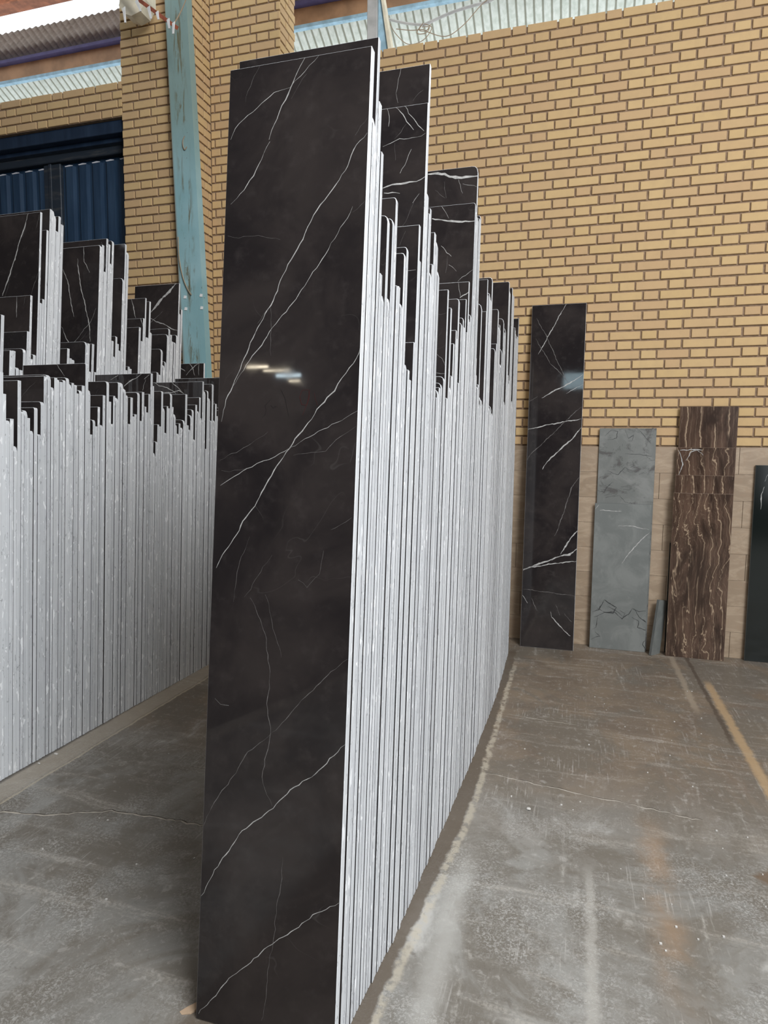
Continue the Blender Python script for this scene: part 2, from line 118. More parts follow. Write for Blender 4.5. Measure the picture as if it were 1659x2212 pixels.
LABELS={'A0':('foremost tall polished dark marble slab with long white diagonal veins, facing the camera', 'foremost veined slab'),
'A1':('short pale slab edge squeezed between the foremost slab and the tallest slab', 'short edge before the tallest slab'),
'A2':('tallest dark slab of the central row, its top showing just behind the foremost slab', 'tallest slab'),
'A3':('slab with pale edge right against the tallest slab, first step down on its right', 'first step right of the tallest slab'),
'A4':('slab with pale edge two steps down to the right of the tallest slab', 'second step right of the tallest slab'),
'A7':('dark slab whose lone pale edge stands first in the notch right of the tallest', 'lone edge in the first notch'),
'A9':("slab edge just left of its slightly taller neighbour inside the central row's first notch", 'lower of the twin edges in the first notch'),
'A10':('highest pale slab edge standing inside the first notch of the central row', 'highest edge of the first notch'),
'A14':("slab edge slightly lower and left of the narrow edge in the notch's middle", 'left edge in the middle of the first notch'),
'A15':('narrow slab edge in the middle of the notch, left of the rounded-corner dark slab', 'narrow edge in the middle of the first notch'),
'A16':('first low slab edge with a broken top at the bottom of the first notch', 'broken-topped edge at the bottom of the notch'),
'A19':('low dark slab with chipped white top at the bottom right of the first notch', 'low chipped slab at the notch bottom'),
'A20':('dark slab with rounded top corner standing left of the second highest group', 'rounded slab left of the second highest group'),
'A22':("heavily white-veined dark slab facing the camera, in front of the second highest group's top slab", 'heavily veined slab'),
'A23':('tallest slab of the second highest group, its dark top against the yellow brick wall', "second highest group's tallest slab"),
'A24':("slab with pale edge directly right of the second highest group's tall pair", 'first step right of the second group'),
'A26':('slab edge on the second step down to the right of the second highest group', 'second step right of the second group'),
'A29':('slender slab edge on the third step down right of the second highest group', 'third step right of the second group'),
'A30':('slab edge on the fourth step down right of the second highest group', 'fourth step right of the second group'),
'A38':('dark slab with wide face and rounded corner, left of the mid-row cluster', 'wide slab left of the mid-row cluster'),
'A46':('slab with pale rounded edge and chipped corner in the mid-row cluster', 'chipped slab of the mid-row cluster'),
'A51':('rounded-corner slab in the mid-row cluster right of the chipped one', 'rounded slab of the mid-row cluster'),
'A54':('highest slab of the mid-row cluster, a broad white vein meeting its curved top corner', 'highest slab of the mid-row cluster'),
'A58':('dark slab crossed by one broad level white vein, before the third highest slab', 'level-veined slab'),
'A60':('slab crossed near its top by a thick white vein, standing against the brick wall', 'thick-veined slab'),
'A64':('narrow slab edge standing right behind the thick-veined slab', 'narrow edge behind the thick-veined slab'),
'A69':('rounded dark slab low in the far part of the row, right of the thick-veined slabs', 'low rounded slab of the far part'),
'A76':('left slab of the far trio, against the brick wall right of the thick-veined slabs', 'left slab of the far trio'),
'A82':('middle and highest slab of the far trio, against the brick wall', 'middle slab of the far trio'),
'A91':("low slab with sharp top corner in front of the far trio's right slab", 'low sharp slab of the far trio'),
'A107':('right and widest-looking slab of the far trio, near the far end of the central row', 'right slab of the far trio'),
'A116':('narrow slab one step down at the right of the far trio', 'narrow slab right of the far trio'),
'A139':('last dark slab at the far end of the central row, closest to the brick wall', 'last slab'),
'B0':('slab edge at the very left margin of the photo, start of the low left row', "left row's marginal slab"),
'B5':('pale slab edge standing alone between two dark notches near the left margin', "left row's lone edge between two notches"),
'B11':('low slab edge immediately left of the first high group in the left row', "left row's low edge before the first group"),
'B13':("dark veined slab at the left end of the left row's first high group", "left row's veined slab"),
'B14':('slab edge just right of the veined slab at the start of the first high group', "left row's edge next to the veined slab"),
'B19':("slab edge mid-way in the left row's first high group, on its second bump", "left row's second bump"),
'B25':("slab edge ending the left row's first high group, left of the highest slab", "left row's first group end"),
'B27':('highest slab of the left row, its dark face spanning behind the first high group', "left row's highest slab"),
'B32':("slab with chipped white corner in the notch right of the left row's highest slab", "left row's chipped slab"),
'B35':("narrow tall slab edge right of the left row's highest slab", "left row's narrow tall edge"),
'B40':('left one of two equally high slab edges right of the narrow tall edge', "left row's twin edges"),
'B45':('slab edge standing alone between two notches right of the twin high edges', "left row's lone middle edge"),
'B48':('slab edge before the slanting-veined slab, first of two equally high ones', "left row's third pair"),
'B54':('slab with slanting white veins on its dark face in the middle of the left row', "left row's slanting-veined slab"),
'B56':('lowest slab edge of the left row, at the foot of the deep dark notch', "left row's lowest edge"),
'B60':('slab edge rising right after the deep notch of the left row', "left row's edge after the deep notch"),
'B65':('slab edge second peak right of the deep notch of the left row', "left row's second peak after the notch"),
'B73':('slab with wide plain black face standing in the right half of the left row', "left row's plain black slab"),
'B83':("slab with branching white veins across its dark face near the left row's right end", "left row's branching-veined slab"),
'B86':('slab edge just right of the deep narrow slot beside the branching-veined slab', "left row's edge by the narrow slot"),
'B89':('tall slab edge near the right end of the left row, beside the foremost central slab', "left row's tall end edge"),
'B96':('far plain dark slab whose top runs behind the right end of the left row', "left row's far dark slab"),
'C0':('tall pale slab edge at the left margin behind the left row', "rear row's marginal slab"),
'C1':('left one of two level slab tops low near the left margin of the rear row', "rear row's level pair"),
'C5':('slab edge at the foot of the steps left of the brownish dark slab', "rear row's first step"),
'C6':('slab edge one step below and left of the brownish dark slab', "rear row's second step"),
'C7':('brownish dark slab with pale edge in front of the tallest far-left slab', "rear row's brownish slab"),
'C10':('large dark slab with one long slanting white vein, in front of the blue gate', "rear row's large veined slab"),
'C13':('slab edge just right of the large dark slab before the blue gate', "rear row's edge beside the large slab"),
'C14':('tallest slab of the rear left row, its top strip showing behind the large veined slab', "rear row's tallest slab"),
'C18':('slab edge right of the dark gap in the tallest rear left group', "rear row's edge right of the gap"),
'C19':('rightmost slab edge of the tallest rear left group before the blue gate', "rear row's group end"),
'C20':('low slab edge at the foot of the wavy-veined slab, left of the small notch', "rear row's low edge"),
'C23':('slab edge rising before the right part of the wide wavy-veined slab', "rear row's rising edge"),
'C28':('wide dark slab with two long wavy white veins, in front of the blue gate', "rear row's wavy-veined slab"),
'C31':('grey-topped slab peeping over the wide dark slab with wavy veins', "rear row's grey-topped slab"),
'C34':('short pale slab top peeping right behind the grey-topped slab', "rear row's peeping slab"),
'C37':('pointed slab edge low between the two plain dark slabs by the brick pier', "rear row's low pointed edge"),
'C40':('dark slab lower in front of the plain dark slab by the brick pier', "rear row's lower plain slab"),
'C41':("plain dark slab standing in front of the brick pier's left edge", "rear row's plain slab"),
'C42':("slab edge one step down beside the brick pier's left edge", "rear row's step at the pier"),
'C46':('slab with broken pointed top corner below the small dark slab', "rear row's broken slab"),
'C49':('small dark slab with short white vein in front of the brick pier', "rear row's small dark slab"),
'C52':('narrow slab edge just right of the small dark slab by the brick pier', "rear row's narrow edge"),
'C56':("slab with broken curved top corner low in front of the teal column's left side", "rear row's curved broken slab"),
'C60':('slab edge highest of the three before the thick-veined slab by the teal column', "rear row's highest of three"),
'C65':('greyish slab with one thick white diagonal vein, leaning by the teal column', "rear row's diagonal-veined slab"),
'C67':('last pale slab edge beside the teal column, one step down from the diagonal-veined slab', "rear row's column-side edge"),
'C68':('far short slab with crossing white veins at the foot of the teal column', "rear row's far short slab")}
WALL_SLABS={'dark':(-0.348,4.79,0.379,2.508,3.89,[(5.0,0,[0.237,2.506,0.118,2.274,0.055,2.15]),(3.7,1,[0.033,2.416,0.112,2.274,0.205,2.07,0.27,1.944]),(3.4,1,[0.032,2.265,0.143,2.085,0.257,1.969]),(7.4,0,[0.37,1.998,0.306,1.949,0.175,1.883,0.091,1.834]),(4.0,0,[0.379,1.929,0.261,1.863]),(4.0,1,[0.373,1.768,0.292,1.694,0.174,1.568,0.031,1.427,-0.005,1.376]),(6.1,0,[-0.004,1.603,0.172,1.644,0.376,1.681]),(8.1,0,[0.378,1.618,0.31,1.531,0.216,1.442,0.133,1.352,0.113,1.314]),(5.0,1,[0.374,1.262,0.323,1.18,0.28,1.015,0.237,0.874,0.22,0.828]),(10.1,0,[0.376,0.874,0.313,0.789,0.267,0.698]),(16.8,0,[0.268,0.685,0.328,0.701,0.379,0.742]),(10.2,0,[-0.003,0.566,0.061,0.596,0.183,0.648,0.268,0.685]),(6.8,0,[0.378,0.653,0.245,0.633,0.061,0.59,-0.003,0.564]),(3.4,1,[0.001,0.427,0.376,0.401]),(6.2,0,[0.006,0.38,0.045,0.325]),(6.8,0,[0.209,0.273,0.223,0.236,0.274,0.176,0.356,0.107]),(5.1,1,[0.069,0.365,0.116,0.272]),(5.1,1,[0.244,0.327,0.278,0.253]),(5.1,1,[0.308,0.268,0.358,0.209]),(3.4,1,[-0.001,1.803,0.06,1.847])]),
'greyback':(0.157,4.95,0.383,1.614,0.82,[(4.3,4,[0.038,1.555,0.078,1.599,0.125,1.593,0.116,1.543,0.057,1.53]),(4.3,4,[0.172,1.599,0.198,1.544,0.232,1.568,0.222,1.525,0.193,1.525]),(4.3,4,[0.265,1.605,0.314,1.544,0.35,1.507]),(4.3,4,[0.179,1.432,0.226,1.426,0.273,1.43,0.36,1.415]),(4.3,4,[0.066,1.305,0.138,1.281,0.183,1.332,0.231,1.308]),(4.0,4,[0.228,1.383,0.241,1.345,0.219,1.333]),(4.7,4,[-0.0,1.164,0.048,1.153,0.071,1.191,0.105,1.23]),(4.0,4,[0.156,1.131,0.194,1.082,0.23,1.077])]),
'greyfront':(0.145,4.925,0.385,1.072,1.23,[(6.0,0,[0.035,1.02,0.184,1.017]),(5.4,0,[0.003,1.026,0.028,1.058]),(5.0,0,[0.165,0.914,0.271,0.912,0.374,0.893]),(6.0,0,[0.377,0.875,0.278,0.759,0.2,0.641]),(6.1,4,[0.01,0.268,0.058,0.285,0.091,0.365,0.141,0.33,0.178,0.313,0.156,0.267,0.095,0.275,0.046,0.296]),(5.4,4,[0.024,0.23,0.095,0.268,0.167,0.28,0.217,0.233,0.263,0.269,0.285,0.316,0.333,0.294,0.379,0.304]),(6.0,4,[0.287,0.252,0.336,0.224,0.326,0.178,0.385,0.165,0.388,0.222,0.334,0.256,0.296,0.317]),(5.1,4,[0.217,0.227,0.239,0.273,0.202,0.296]),(5.1,4,[0.048,0.232,0.045,0.154,0.015,0.138]),(5.1,4,[0.012,0.059,0.054,0.089,0.072,0.091,0.034,0.12]),(7.4,4,[0.391,0.024,0.366,0.054,0.371,0.08,0.394,0.095]),(4.7,4,[0.118,0.315,0.191,0.282,0.228,0.247])]),
'onyx1':(0.686,4.951,0.366,1.763,0.36,[]),
'onyx2':(0.675,4.929,0.368,1.48,0.43,[]),
'onyx3':(0.672,4.907,0.37,1.288,0.49,[]),
'onyx4':(0.663,4.885,0.375,1.164,0.54,[]),
'black':(1.179,4.945,0.332,1.364,0.71,[(5.7,0,[0.044,1.063,0.044,1.146,0.056,1.218]),(3.8,0,[0.059,1.254,0.076,1.301])]),
'blackback':(1.191,4.97,0.331,0.475,0.48,[]),
'thin':(0.665,4.974,0.36,0.801,0.14,[])}

# ------------------------------------------------------------------ mesh helpers
def obj(name, bm, mats, parent=None, kind=None, label=None, cat=None, group=None, loc=None, rot=None):
    me = bpy.data.meshes.new(name); bm.normal_update(); bm.to_mesh(me); bm.free()
    for mt in (mats if isinstance(mats, (list, tuple)) else [mats]): me.materials.append(mt)
    o = bpy.data.objects.new(name, me); COL.objects.link(o)
    if parent: o.parent = parent
    if loc: o.location = loc
    if rot: o.rotation_euler = rot
    for k, v in (('kind', kind), ('label', label), ('category', cat), ('group', group)):
        if v: o[k] = v
    return o
def root(name, loc, label, cat, group=None, rot=None):
    o = bpy.data.objects.new(name, None); COL.objects.link(o); o.location = loc; o.empty_display_size = .1
    if rot: o.rotation_euler = rot
    o['label'] = label; o['category'] = cat
    if group: o['group'] = group
    return o
def box(bm, x0, x1, y0, y1, z0, z1, mi=0, bev=0):
    r = bmesh.ops.create_cube(bm, size=1); vs = r['verts']
    for v in vs: v.co = Vector(((x0+x1)/2+v.co.x*(x1-x0), (y0+y1)/2+v.co.y*(y1-y0), (z0+z1)/2+v.co.z*(z1-z0)))
    fs = list({f for v in vs for f in v.link_faces})
    if bev:
        rr = bmesh.ops.bevel(bm, geom=list({e for v in vs for e in v.link_edges}), offset=bev, segments=1, affect='EDGES', profile=.7); fs = list(set(f for f in rr['faces'])|{f for f in fs if f.is_valid})
    for f in fs: f.material_index = mi
    return vs
def prism(bm, pts, y0, y1, mi=0):
    """polygon in x,z swept along y"""
    a = [bm.verts.new((x, y0, z)) for x, z in pts]; b = [bm.verts.new((x, y1, z)) for x, z in pts]
    fs = [bm.faces.new(a), bm.faces.new(b[::-1])]
    for i in range(len(pts)):
        j = (i+1) % len(pts); fs.append(bm.faces.new((a[j], a[i], b[i], b[j])))
    for f in fs: f.material_index = mi
    return fs
def tube(bm, pts, r, seg=6, mi=0):
    pts = [Vector(p) for p in pts]; rings = []
    for i, p in enumerate(pts):
        t = (pts[min(i+1, len(pts)-1)]-pts[max(i-1, 0)]).normalized(); a = t.orthogonal().normalized(); b = t.cross(a)
        if rings and i:
            pa = prev - t*prev.dot(t)
            if pa.length > 1e-6: a = pa.normalized(); b = t.cross(a)
        prev = a
        rings.append([bm.verts.new(p+(a*math.cos(k*2*math.pi/seg)+b*math.sin(k*2*math.pi/seg))*r) for k in range(seg)])
    for A, B in zip(rings, rings[1:]):
        for k in range(seg): bm.faces.new((A[k], A[(k+1) % seg], B[(k+1) % seg], B[k])).material_index = mi
    bm.faces.new(rings[0][::-1]); bm.faces.new(rings[-1])
def smooth_pts(pts, n=6):
    pts = [Vector(p) for p in pts]; out = []
    for i in range(len(pts)-1):
        a, b, c_, d = pts[max(i-1, 0)], pts[i], pts[i+1], pts[min(i+2, len(pts)-1)]
        for k in range(n):
            t = k/n; out.append(.5*((2*b)+(c_-a)*t+(2*a-5*b+4*c_-d)*t*t+(3*b-a-3*c_+d)*t**3))
    out.append(pts[-1]); return out
def vein(bm, pts, w, mi, rng, ww, hh, axis='y', off=-.0004, jit=1.0):
    """ribbon lying on a face; pts = (x,z) metres, w = width in metres"""
    P = []
    for (x0, z0), (x1, z1) in zip(pts, pts[1:]):
        L = math.hypot(x1-x0, z1-z0); n = max(1, int(L/.012))
        for k in range(n):
            t = k/n; P.append((x0+(x1-x0)*t, z0+(z1-z0)*t))
    P.append(pts[-1])
    ph, ph2 = rng.random()*9, rng.random()*9; L = []; R = []
    for i, (x, z) in enumerate(P):
        a = P[max(0, i-1)]; b = P[min(len(P)-1, i+1)]; dx, dz = b[0]-a[0], b[1]-a[1]; l = math.hypot(dx, dz) or 1
        nx, nz = -dz/l, dx/l
        o = jit*(rng.uniform(-1, 1)*.0012+.0018*math.sin(i*.55+ph)+.001*math.sin(i*1.9+ph2))
        wi = w*(.45+.55*abs(math.sin(i*.33+ph2))+rng.uniform(-.2, .35)); wi *= min(1, .35+i*.12, .35+(len(P)-1-i)*.12)
        def cl(p): return (min(max(p[0], .0012), ww-.0012), min(max(p[1], .0012), hh-.0012))
        L.append(cl((x+nx*(o+wi/2), z+nz*(o+wi/2)))); R.append(cl((x+nx*(o-wi/2), z+nz*(o-wi/2))))
    def mk(p): return bm.verts.new((p[0], off, p[1])) if axis == 'y' else bm.verts.new((p[0], p[1], off))
    A = [mk(p) for p in L]; B = [mk(p) for p in R]
    for i in range(len(P)-1):
        f = bm.faces.new((A[i], B[i], B[i+1], A[i+1])); f.material_index = mi
        f.normal_update()
        if (axis == 'y' and f.normal.y > 0) or (axis != 'y' and f.normal.z < 0): f.normal_flip()
def random_veins(rng, ww, hh, zlo, n):
    out = []
    for _ in range(n):
        x = rng.uniform(0, ww); z = rng.uniform(zlo, hh); a = rng.choice([1.05, 1.25, .8, 2.0, 2.3])+rng.uniform(-.15, .15); L = rng.uniform(.1, .5); pts = [(x, z)]
        for k in range(int(L/.05)+1):
            a += rng.uniform(-.25, .25); x += math.cos(a)*.05; z -= math.sin(a)*.05
            if not 0 < x < ww: break
            pts.append((x, z))
        if len(pts) > 1: out.append((rng.uniform(.5, 1.8), rng.choice([0, 1, 1]), [v for p in pts for v in p]))
    return out
SLAB_MATS = [M_POL, M_EDGE, M_VEIN, M_FAINT, M_PENBLACK, M_PENRED, M_CRACK]
def slab_mesh(w, h, t, veins, rng, corner=0, mats=None, c=.0011, back=1):
    """stone slab: local x 0..w, y 0..t (front face at y=0), z 0..h ; chamfered arrises, optional knocked-off top right corner"""
    bm = bmesh.new()
    cr = corner
    out = [(0, 0), (w, 0), (w, h-cr*1.6)]
    if cr: out += [(w-cr*.28, h-cr*.55), (w-cr*.8, h-cr*.12), (w-cr*1.5, h)]
    else: out += [(w, h)]
    out += [(0, h)]
    cx, cz = w/2, h/2
    ins = [(x-(c if x > cx else -c), z-(c if z > cz else -c)) for x, z in out]
    rings = [(ins, 0), (out, c), (out, t-c), (ins, t)]
    V = [[bm.verts.new((x, y, z)) for x, z in pts] for pts, y in rings]
    bm.faces.new(V[0]).material_index = 0
    f = bm.faces.new(V[3][::-1]); f.material_index = back
    n = len(out)
    for A, B in zip(V, V[1:]):
        for i in range(n):
            j = (i+1) % n; bm.faces.new((A[j], A[i], B[i], B[j])).material_index = 1
    for wv, kind, fl in veins:
        pts = list(zip(fl[::2], fl[1::2]))
        vein(bm, pts, wv/1000, (2, 3, 4, 5, 6)[kind], rng, w, h, jit=.25 if kind in (2, 3) else 1)
    return bm

# ------------------------------------------------------------------ setting materials
q = Mat('concrete_floor'); X, Y, Z = q.xyz(); P = q.pos(world=True)
big = q.noise(P, .9, 5, .6, .5); mid = q.noise(P, 3.5, 6, .62, .4); fin = q.noise(P, 60, 4, .6)
sw = q.noise(q.pos((1.3, 9, 1), world=True, rot=.25), 1.0, 6, .7, .8); sw2 = q.noise(q.pos((11, 1.6, 1), world=True, rot=-.35), 1.0, 6, .7, .5)
crust = q.noise(P, 115, 4, .72, .7).step(.47, .60)*q.noise(P, 1.9, 5, .65).step(.42, .60)*Y.step(2.9, 2.2); scr = q.noise(q.pos((120, 5, 1), world=True, rot=-.55), 1.0, 3, .6).step(.57, .66)*q.noise(q.pos((2, 2, 1), world=True), 1.3, 3, .6).step(.5, .62)
dirt_falloff = (Y+big*1.6).step(2.9, 4.0)  # brown dirt near the wall, also darkened to stand in for weaker light
c = q.mix(big.step(.35, .65), (.185, .178, .162), (.29, .283, .262)); c = q.mix(mid.step(.40, .68)*.7, c, (.155, .138, .115))
c = q.mix(dirt_falloff*.78, c, q.mix(mid.step(.35, .65), (.118, .078, .046), (.185, .135, .088)))
pt = q.noise(P, 1.7, 6, .68, 1.0); c = q.mix(pt.step(.54, .42)*.75, c, (.135, .118, .095)); c = q.mix(pt.step(.56, .70)*Y.step(3.6, 2.4)*.75, c, (.47, .46, .435))
grn = q.noise(P, 95, 5, .7); spk = q.noise(P, 28, 5, .75, .6)
c = q.mix(sw.step(.53, .70)*.6*grn.step(.35, .6), c, (.42, .39, .345)); c = q.mix(sw2.step(.55, .72)*.55*spk.step(.4, .6), c, (.46, .44, .40)); c = q.mix(crust*.55, c, (.47, .46, .435))
c = q.mix(scr*.35, c, (.50, .48, .45)); c = q.mix(spk.step(.55, .68)*.35, c, (.45, .43, .40)); c = q.mix(spk.step(.42, .33)*.4, c, (.10, .085, .07)); c = q.mix(grn.step(.6, .72)*.22, c, (.55, .53, .5))
wob = (q.noise(P, 9, 5, .65)-.5)*.09; wob2 = (q.noise(P, 30, 3, .6)-.5)*.03
def band(x0, hw, soft=.01): return (X+wob*.35+wob2-x0).abs().step(hw-soft, hw+soft, 1, 0)
c = q.mix(band(.095, .016)*Y.step(2.3, 2.1)*.45, c, (.46, .44, .40))
c = q.mix(band(-.318, .035, .03)*Y.step(2.3, 2.0)*.5, c, (.45, .44, .41))
c = q.mix(band(.70, .018)*Y.step(3.75, 3.95)*.6, c, (.34, .28, .21))
c = q.mix(band(.846, .022, .012)*Y.step(4.45, 4.3)*.75, c, (.42, .29, .16)); c = q.mix(band(.80, .012, .006)*Y.step(3.3, 3.6)*.8, c, (.07, .05, .035))
c = q.mix(band(.325, .045, .045)*Y.step(2.75, 2.4)*Y.step(1.6, 1.9)*mid.step(.35, .6)*.34, c, (.42, .25, .13))
c = q.mix(((X-.72).abs()+(Y-2.36).abs()+wob).step(.07, .11, 1, 0)*.75, c, (.13, .08, .045))
# dark line and pale ledge along the foot of the central row, dusty ledge along the left row
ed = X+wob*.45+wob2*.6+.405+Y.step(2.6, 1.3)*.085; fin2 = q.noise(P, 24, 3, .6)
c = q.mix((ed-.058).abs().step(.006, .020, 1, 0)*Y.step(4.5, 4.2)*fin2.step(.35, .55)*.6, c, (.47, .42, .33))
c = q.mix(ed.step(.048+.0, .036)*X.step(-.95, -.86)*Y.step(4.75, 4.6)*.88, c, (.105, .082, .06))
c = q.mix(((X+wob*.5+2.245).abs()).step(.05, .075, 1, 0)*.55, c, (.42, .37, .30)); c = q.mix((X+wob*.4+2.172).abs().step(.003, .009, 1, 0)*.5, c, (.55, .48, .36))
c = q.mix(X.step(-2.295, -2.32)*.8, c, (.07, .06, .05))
c = q.mix(fin.step(.6, .8)*.25, c, (.5, .48, .45))
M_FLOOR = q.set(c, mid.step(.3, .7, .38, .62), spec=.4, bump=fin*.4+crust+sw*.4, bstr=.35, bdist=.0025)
q = Mat('floor_crack'); M_FCRACK = q.set((.05, .04, .032), .9)
q = Mat('floor_crack_lip'); M_FLIP = q.set((.45, .41, .35), .8)

q = Mat('yellow_brick'); P = q.pos(); isl = N(q.nt, q.geo.outputs['Random Per Island'])
n1 = q.noise(P, 14, 5, .6); n2 = q.noise(P, 60, 3, .6)
cr = q.nt.nodes.new('ShaderNodeValToRGB'); e = cr.color_ramp.elements; e[0].position = 0; e[0].color = (0.504, 0.332, 0.176, 1); e[1].position = 1; e[1].color = (0.538, 0.369, 0.173, 1)
x = e.new(.3); x.color = (0.525, 0.352, 0.184, 1); x = e.new(.55); x.color = (0.538, 0.365, 0.180, 1); x = e.new(.8); x.color = (0.567, 0.393, 0.194, 1)
q.nt.links.new(isl.k, cr.inputs[0])
c = q.mix(n1.step(.35, .75)*.35, N(q.nt, cr.outputs[0]), (0.437, 0.300, 0.158)); c = q.mix(n2.step(.62, .8)*.4, c, (0.588, 0.446, 0.274))
M_BRICK = q.set(c, .85, bump=n1*.5+n2, bstr=.3, bdist=.002)
q = Mat('brown_mortar'); n = q.noise(q.pos(), 40, 4); M_MORTAR = q.set(q.mix(n.step(.3, .7), (.19, .125, .075), (.27, .185, .12)), .95, bump=n, bstr=.5, bdist=.003)
q = Mat('travertine_tile'); isl = N(q.nt, q.geo.outputs['Random Per Island']); P = q.pos((1, 1, 3.2))
n1 = q.noise(P, 5, 6, .65, 1.2); n2 = q.noise(q.pos(), 3, 5, .6, 2.5)
c = q.mix(isl, (.285, .21, .142), (.355, .265, .185)); c = q.mix(n1.step(.42, .66)*.5, c, (.50, .39, .28)); c = q.mix((n2-.5).abs().step(0, .02, 1, 0)*.3, c, (.36, .24, .15))
M_TRAV = q.set(c, .4, bump=n1, bstr=.05)
M_JOINT = plain('tile_joint', (.13, .09, .06), .9)
q = Mat('teal_painted_steel'); P = q.pos(); X, Y, Z = q.xyz(False)
rs = q.noise(q.pos((22, 22, 2.6)), 1.0, 6, .7, .6); sp = q.noise(P, 34, 4, .65); Xc = X+Z*.0425-.1099; cen = Xc.abs().step(.01, .075, 1, 0)
drip = (rs.step(.49, .60)*cen)*.9
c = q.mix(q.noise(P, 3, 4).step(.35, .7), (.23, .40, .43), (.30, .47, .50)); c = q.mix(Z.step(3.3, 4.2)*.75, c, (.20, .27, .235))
c = q.mix(drip, c, (.13, .10, .035)); c = q.mix(sp.step(.66, .74), c, (.07, .05, .03)); c = q.mix(Xc.step(-.086, -.096)*.6, c, (.20, .15, .10))
M_TEAL = q.set(c, .5, bump=sp, bstr=.15)
q = Mat('navy_painted_steel'); P = q.pos(); n = q.noise(q.pos((14, 14, 1.5)), 1.0, 5, .65)
M_NAVY = q.set(q.mix(n.step(.35, .75), (.010, .022, .046), (.022, .042, .078)), .42, bump=q.noise(P, 9), bstr=.08)
q = Mat('blue_gate_panel'); n = q.noise(q.pos((14, 14, 1.5)), 1.0, 5, .65); M_NAVY3 = q.set(q.mix(n.step(.35, .75), (.013, .034, .070), (.030, .062, .112)), .38)
q = Mat('dusty_navy_frame'); n = q.noise(q.pos((3, 8, 22)), 1.0, 5, .7)
M_NAVY2 = q.set(q.mix(n.step(.5, .75)*.5, (.016, .024, .036), (.12, .11, .095)), .6)
q = Mat('painted_gap_light'); M_GAPLIGHT = q.set((.62, .62, .66), .6)  # white that stands in for light showing through gaps above the ribs
q = Mat('corrugated_opaque_sheet'); n = q.noise(q.pos((1, 9, 1)), 6, 5, .65); M_SHEET = q.set(q.mix(n.step(.3, .7), (.42, .35, .29), (.58, .50, .43)), .7)
q = Mat('translucent_corrugated_sheet'); n = q.noise(q.pos((1, 1, 1)), 22, 5, .65)
col = q.mix(n.step(.35, .65), (.84, .86, .80), (.96, .97, .92)); X_, Y_, Z_ = q.xyz(); rib = ((X_+9.5)*(1/.0775)+.5)._m('FRACT'); col = q.mix((rib-.5).abs().step(.06, .17, 1, 0)*.75, col, (.46, .45, .38)); q.set(col, .6)
tr = q.nt.nodes.new('ShaderNodeBsdfTranslucent'); q.nt.links.new(col.k, tr.inputs[0]); mx = q.nt.nodes.new('ShaderNodeMixShader'); mx.inputs[0].default_value = .85
q.nt.links.new(q.b.outputs[0], mx.inputs[1]); q.nt.links.new(tr.outputs[0], mx.inputs[2]); q.nt.links.new(mx.outputs[0], q.nt.nodes['Material Output'].inputs[0]); M_TRANS = q.m
M_BEAM = plain('rust_primer_beam', (.42, .235, .12), .6, 0, .2, 5)
M_RUST = plain('rusty_red_steel', (.30, .085, .045), .7, 0, .35, 20)
M_RUST2 = plain('orange_rust_beam', (.42, .15, .07), .7, 0, .3, 12)
M_PURPLE = plain('violet_blue_flange', (.10, .085, .20), .6)
M_LBLUE = plain('light_blue_flange', (.34, .52, .62), .6, 0, .2, 12)
M_CREAM = plain('cream_paint', (.75, .68, .52), .6)
M_GREYPOST = plain('grey_galvanised_post', (.46, .45, .43), .5)
M_WIRE = plain('old_wire', (.32, .24, .16), .6)
M_WHITE = plain('white_plastic', (.75, .75, .74), .5)
M_HALL = plain('dark_hall_surface', (.10, .075, .065), .9, 0, .3, 1.5)
M_ROOFIN = plain('brown_roof_underside', (.16, .12, .095), .8, 0, .25, 2)

# ------------------------------------------------------------------ structure: floor and hall
rng = random.Random(3)
bm = bmesh.new()
for a in ((-9, 7, -10, 5.3),):
    v = [bm.verts.new(p) for p in ((a[0], a[2], 0), (a[1], a[2], 0), (a[1], a[3], 0), (a[0], a[3], 0))]; bm.faces.new(v)
v = [bm.verts.new(p) for p in ((-9, -10, -.12), (7, -10, -.12), (7, 5.3, -.12), (-9, 5.3, -.12))]; bm.faces.new(v[::-1])
def crack(pts, w):
    R = random.Random(len(pts)*7+int(pts[0][0]*10)); pp = []
    for (x0, y0), (x1, y1) in zip(pts, pts[1:]):
        for k in range(8): pp.append((x0+(x1-x0)*k/8+R.uniform(-.006, .006), y0+(y1-y0)*k/8+R.uniform(-.006, .006)))
    vein(bm, [(x+.001, y-.004) for x, y in pp], w*2.4, 2, R, 99, 99, 'z', .0004, .6); vein(bm, pp, w, 1, R, 99, 99, 'z', .0008, .6)
def vein_any(*a): pass
_v = vein
def vein(bm, pts, w, mi, rng, ww, hh, axis='y', off=-.0004, jit=1.0):
    if axis == 'y': return _v(bm, pts, w, mi, rng, ww, hh, axis, off, jit)
    sh = 20; n0 = len(bm.verts)
    _v(bm, [(x+sh, y+sh) for x, y in pts], w, mi, rng, 99, 99, axis, off, jit)
    bm.verts.ensure_lookup_table()
    for vv in bm.verts[n0:]: vv.co.x -= sh; vv.co.y -= sh
crack([(-2.25, 1.88), (-2.13, 1.906), (-1.94, 1.939), (-1.72, 2.043), (-1.55, 2.053), (-1.39, 2.061), (-1.31, 2.063), (-.9, 2.1)], .004)
crack([(-.33, 2.80), (-.05, 2.76), (.21, 2.726), (.40, 2.70), (.55, 2.675)], .0022)
crack([(-.30, 3.50), (-.1, 3.47), (.1, 3.46)], .0018)
obj('floor', bm, [M_FLOOR, M_FCRACK, M_FLIP], kind='structure')

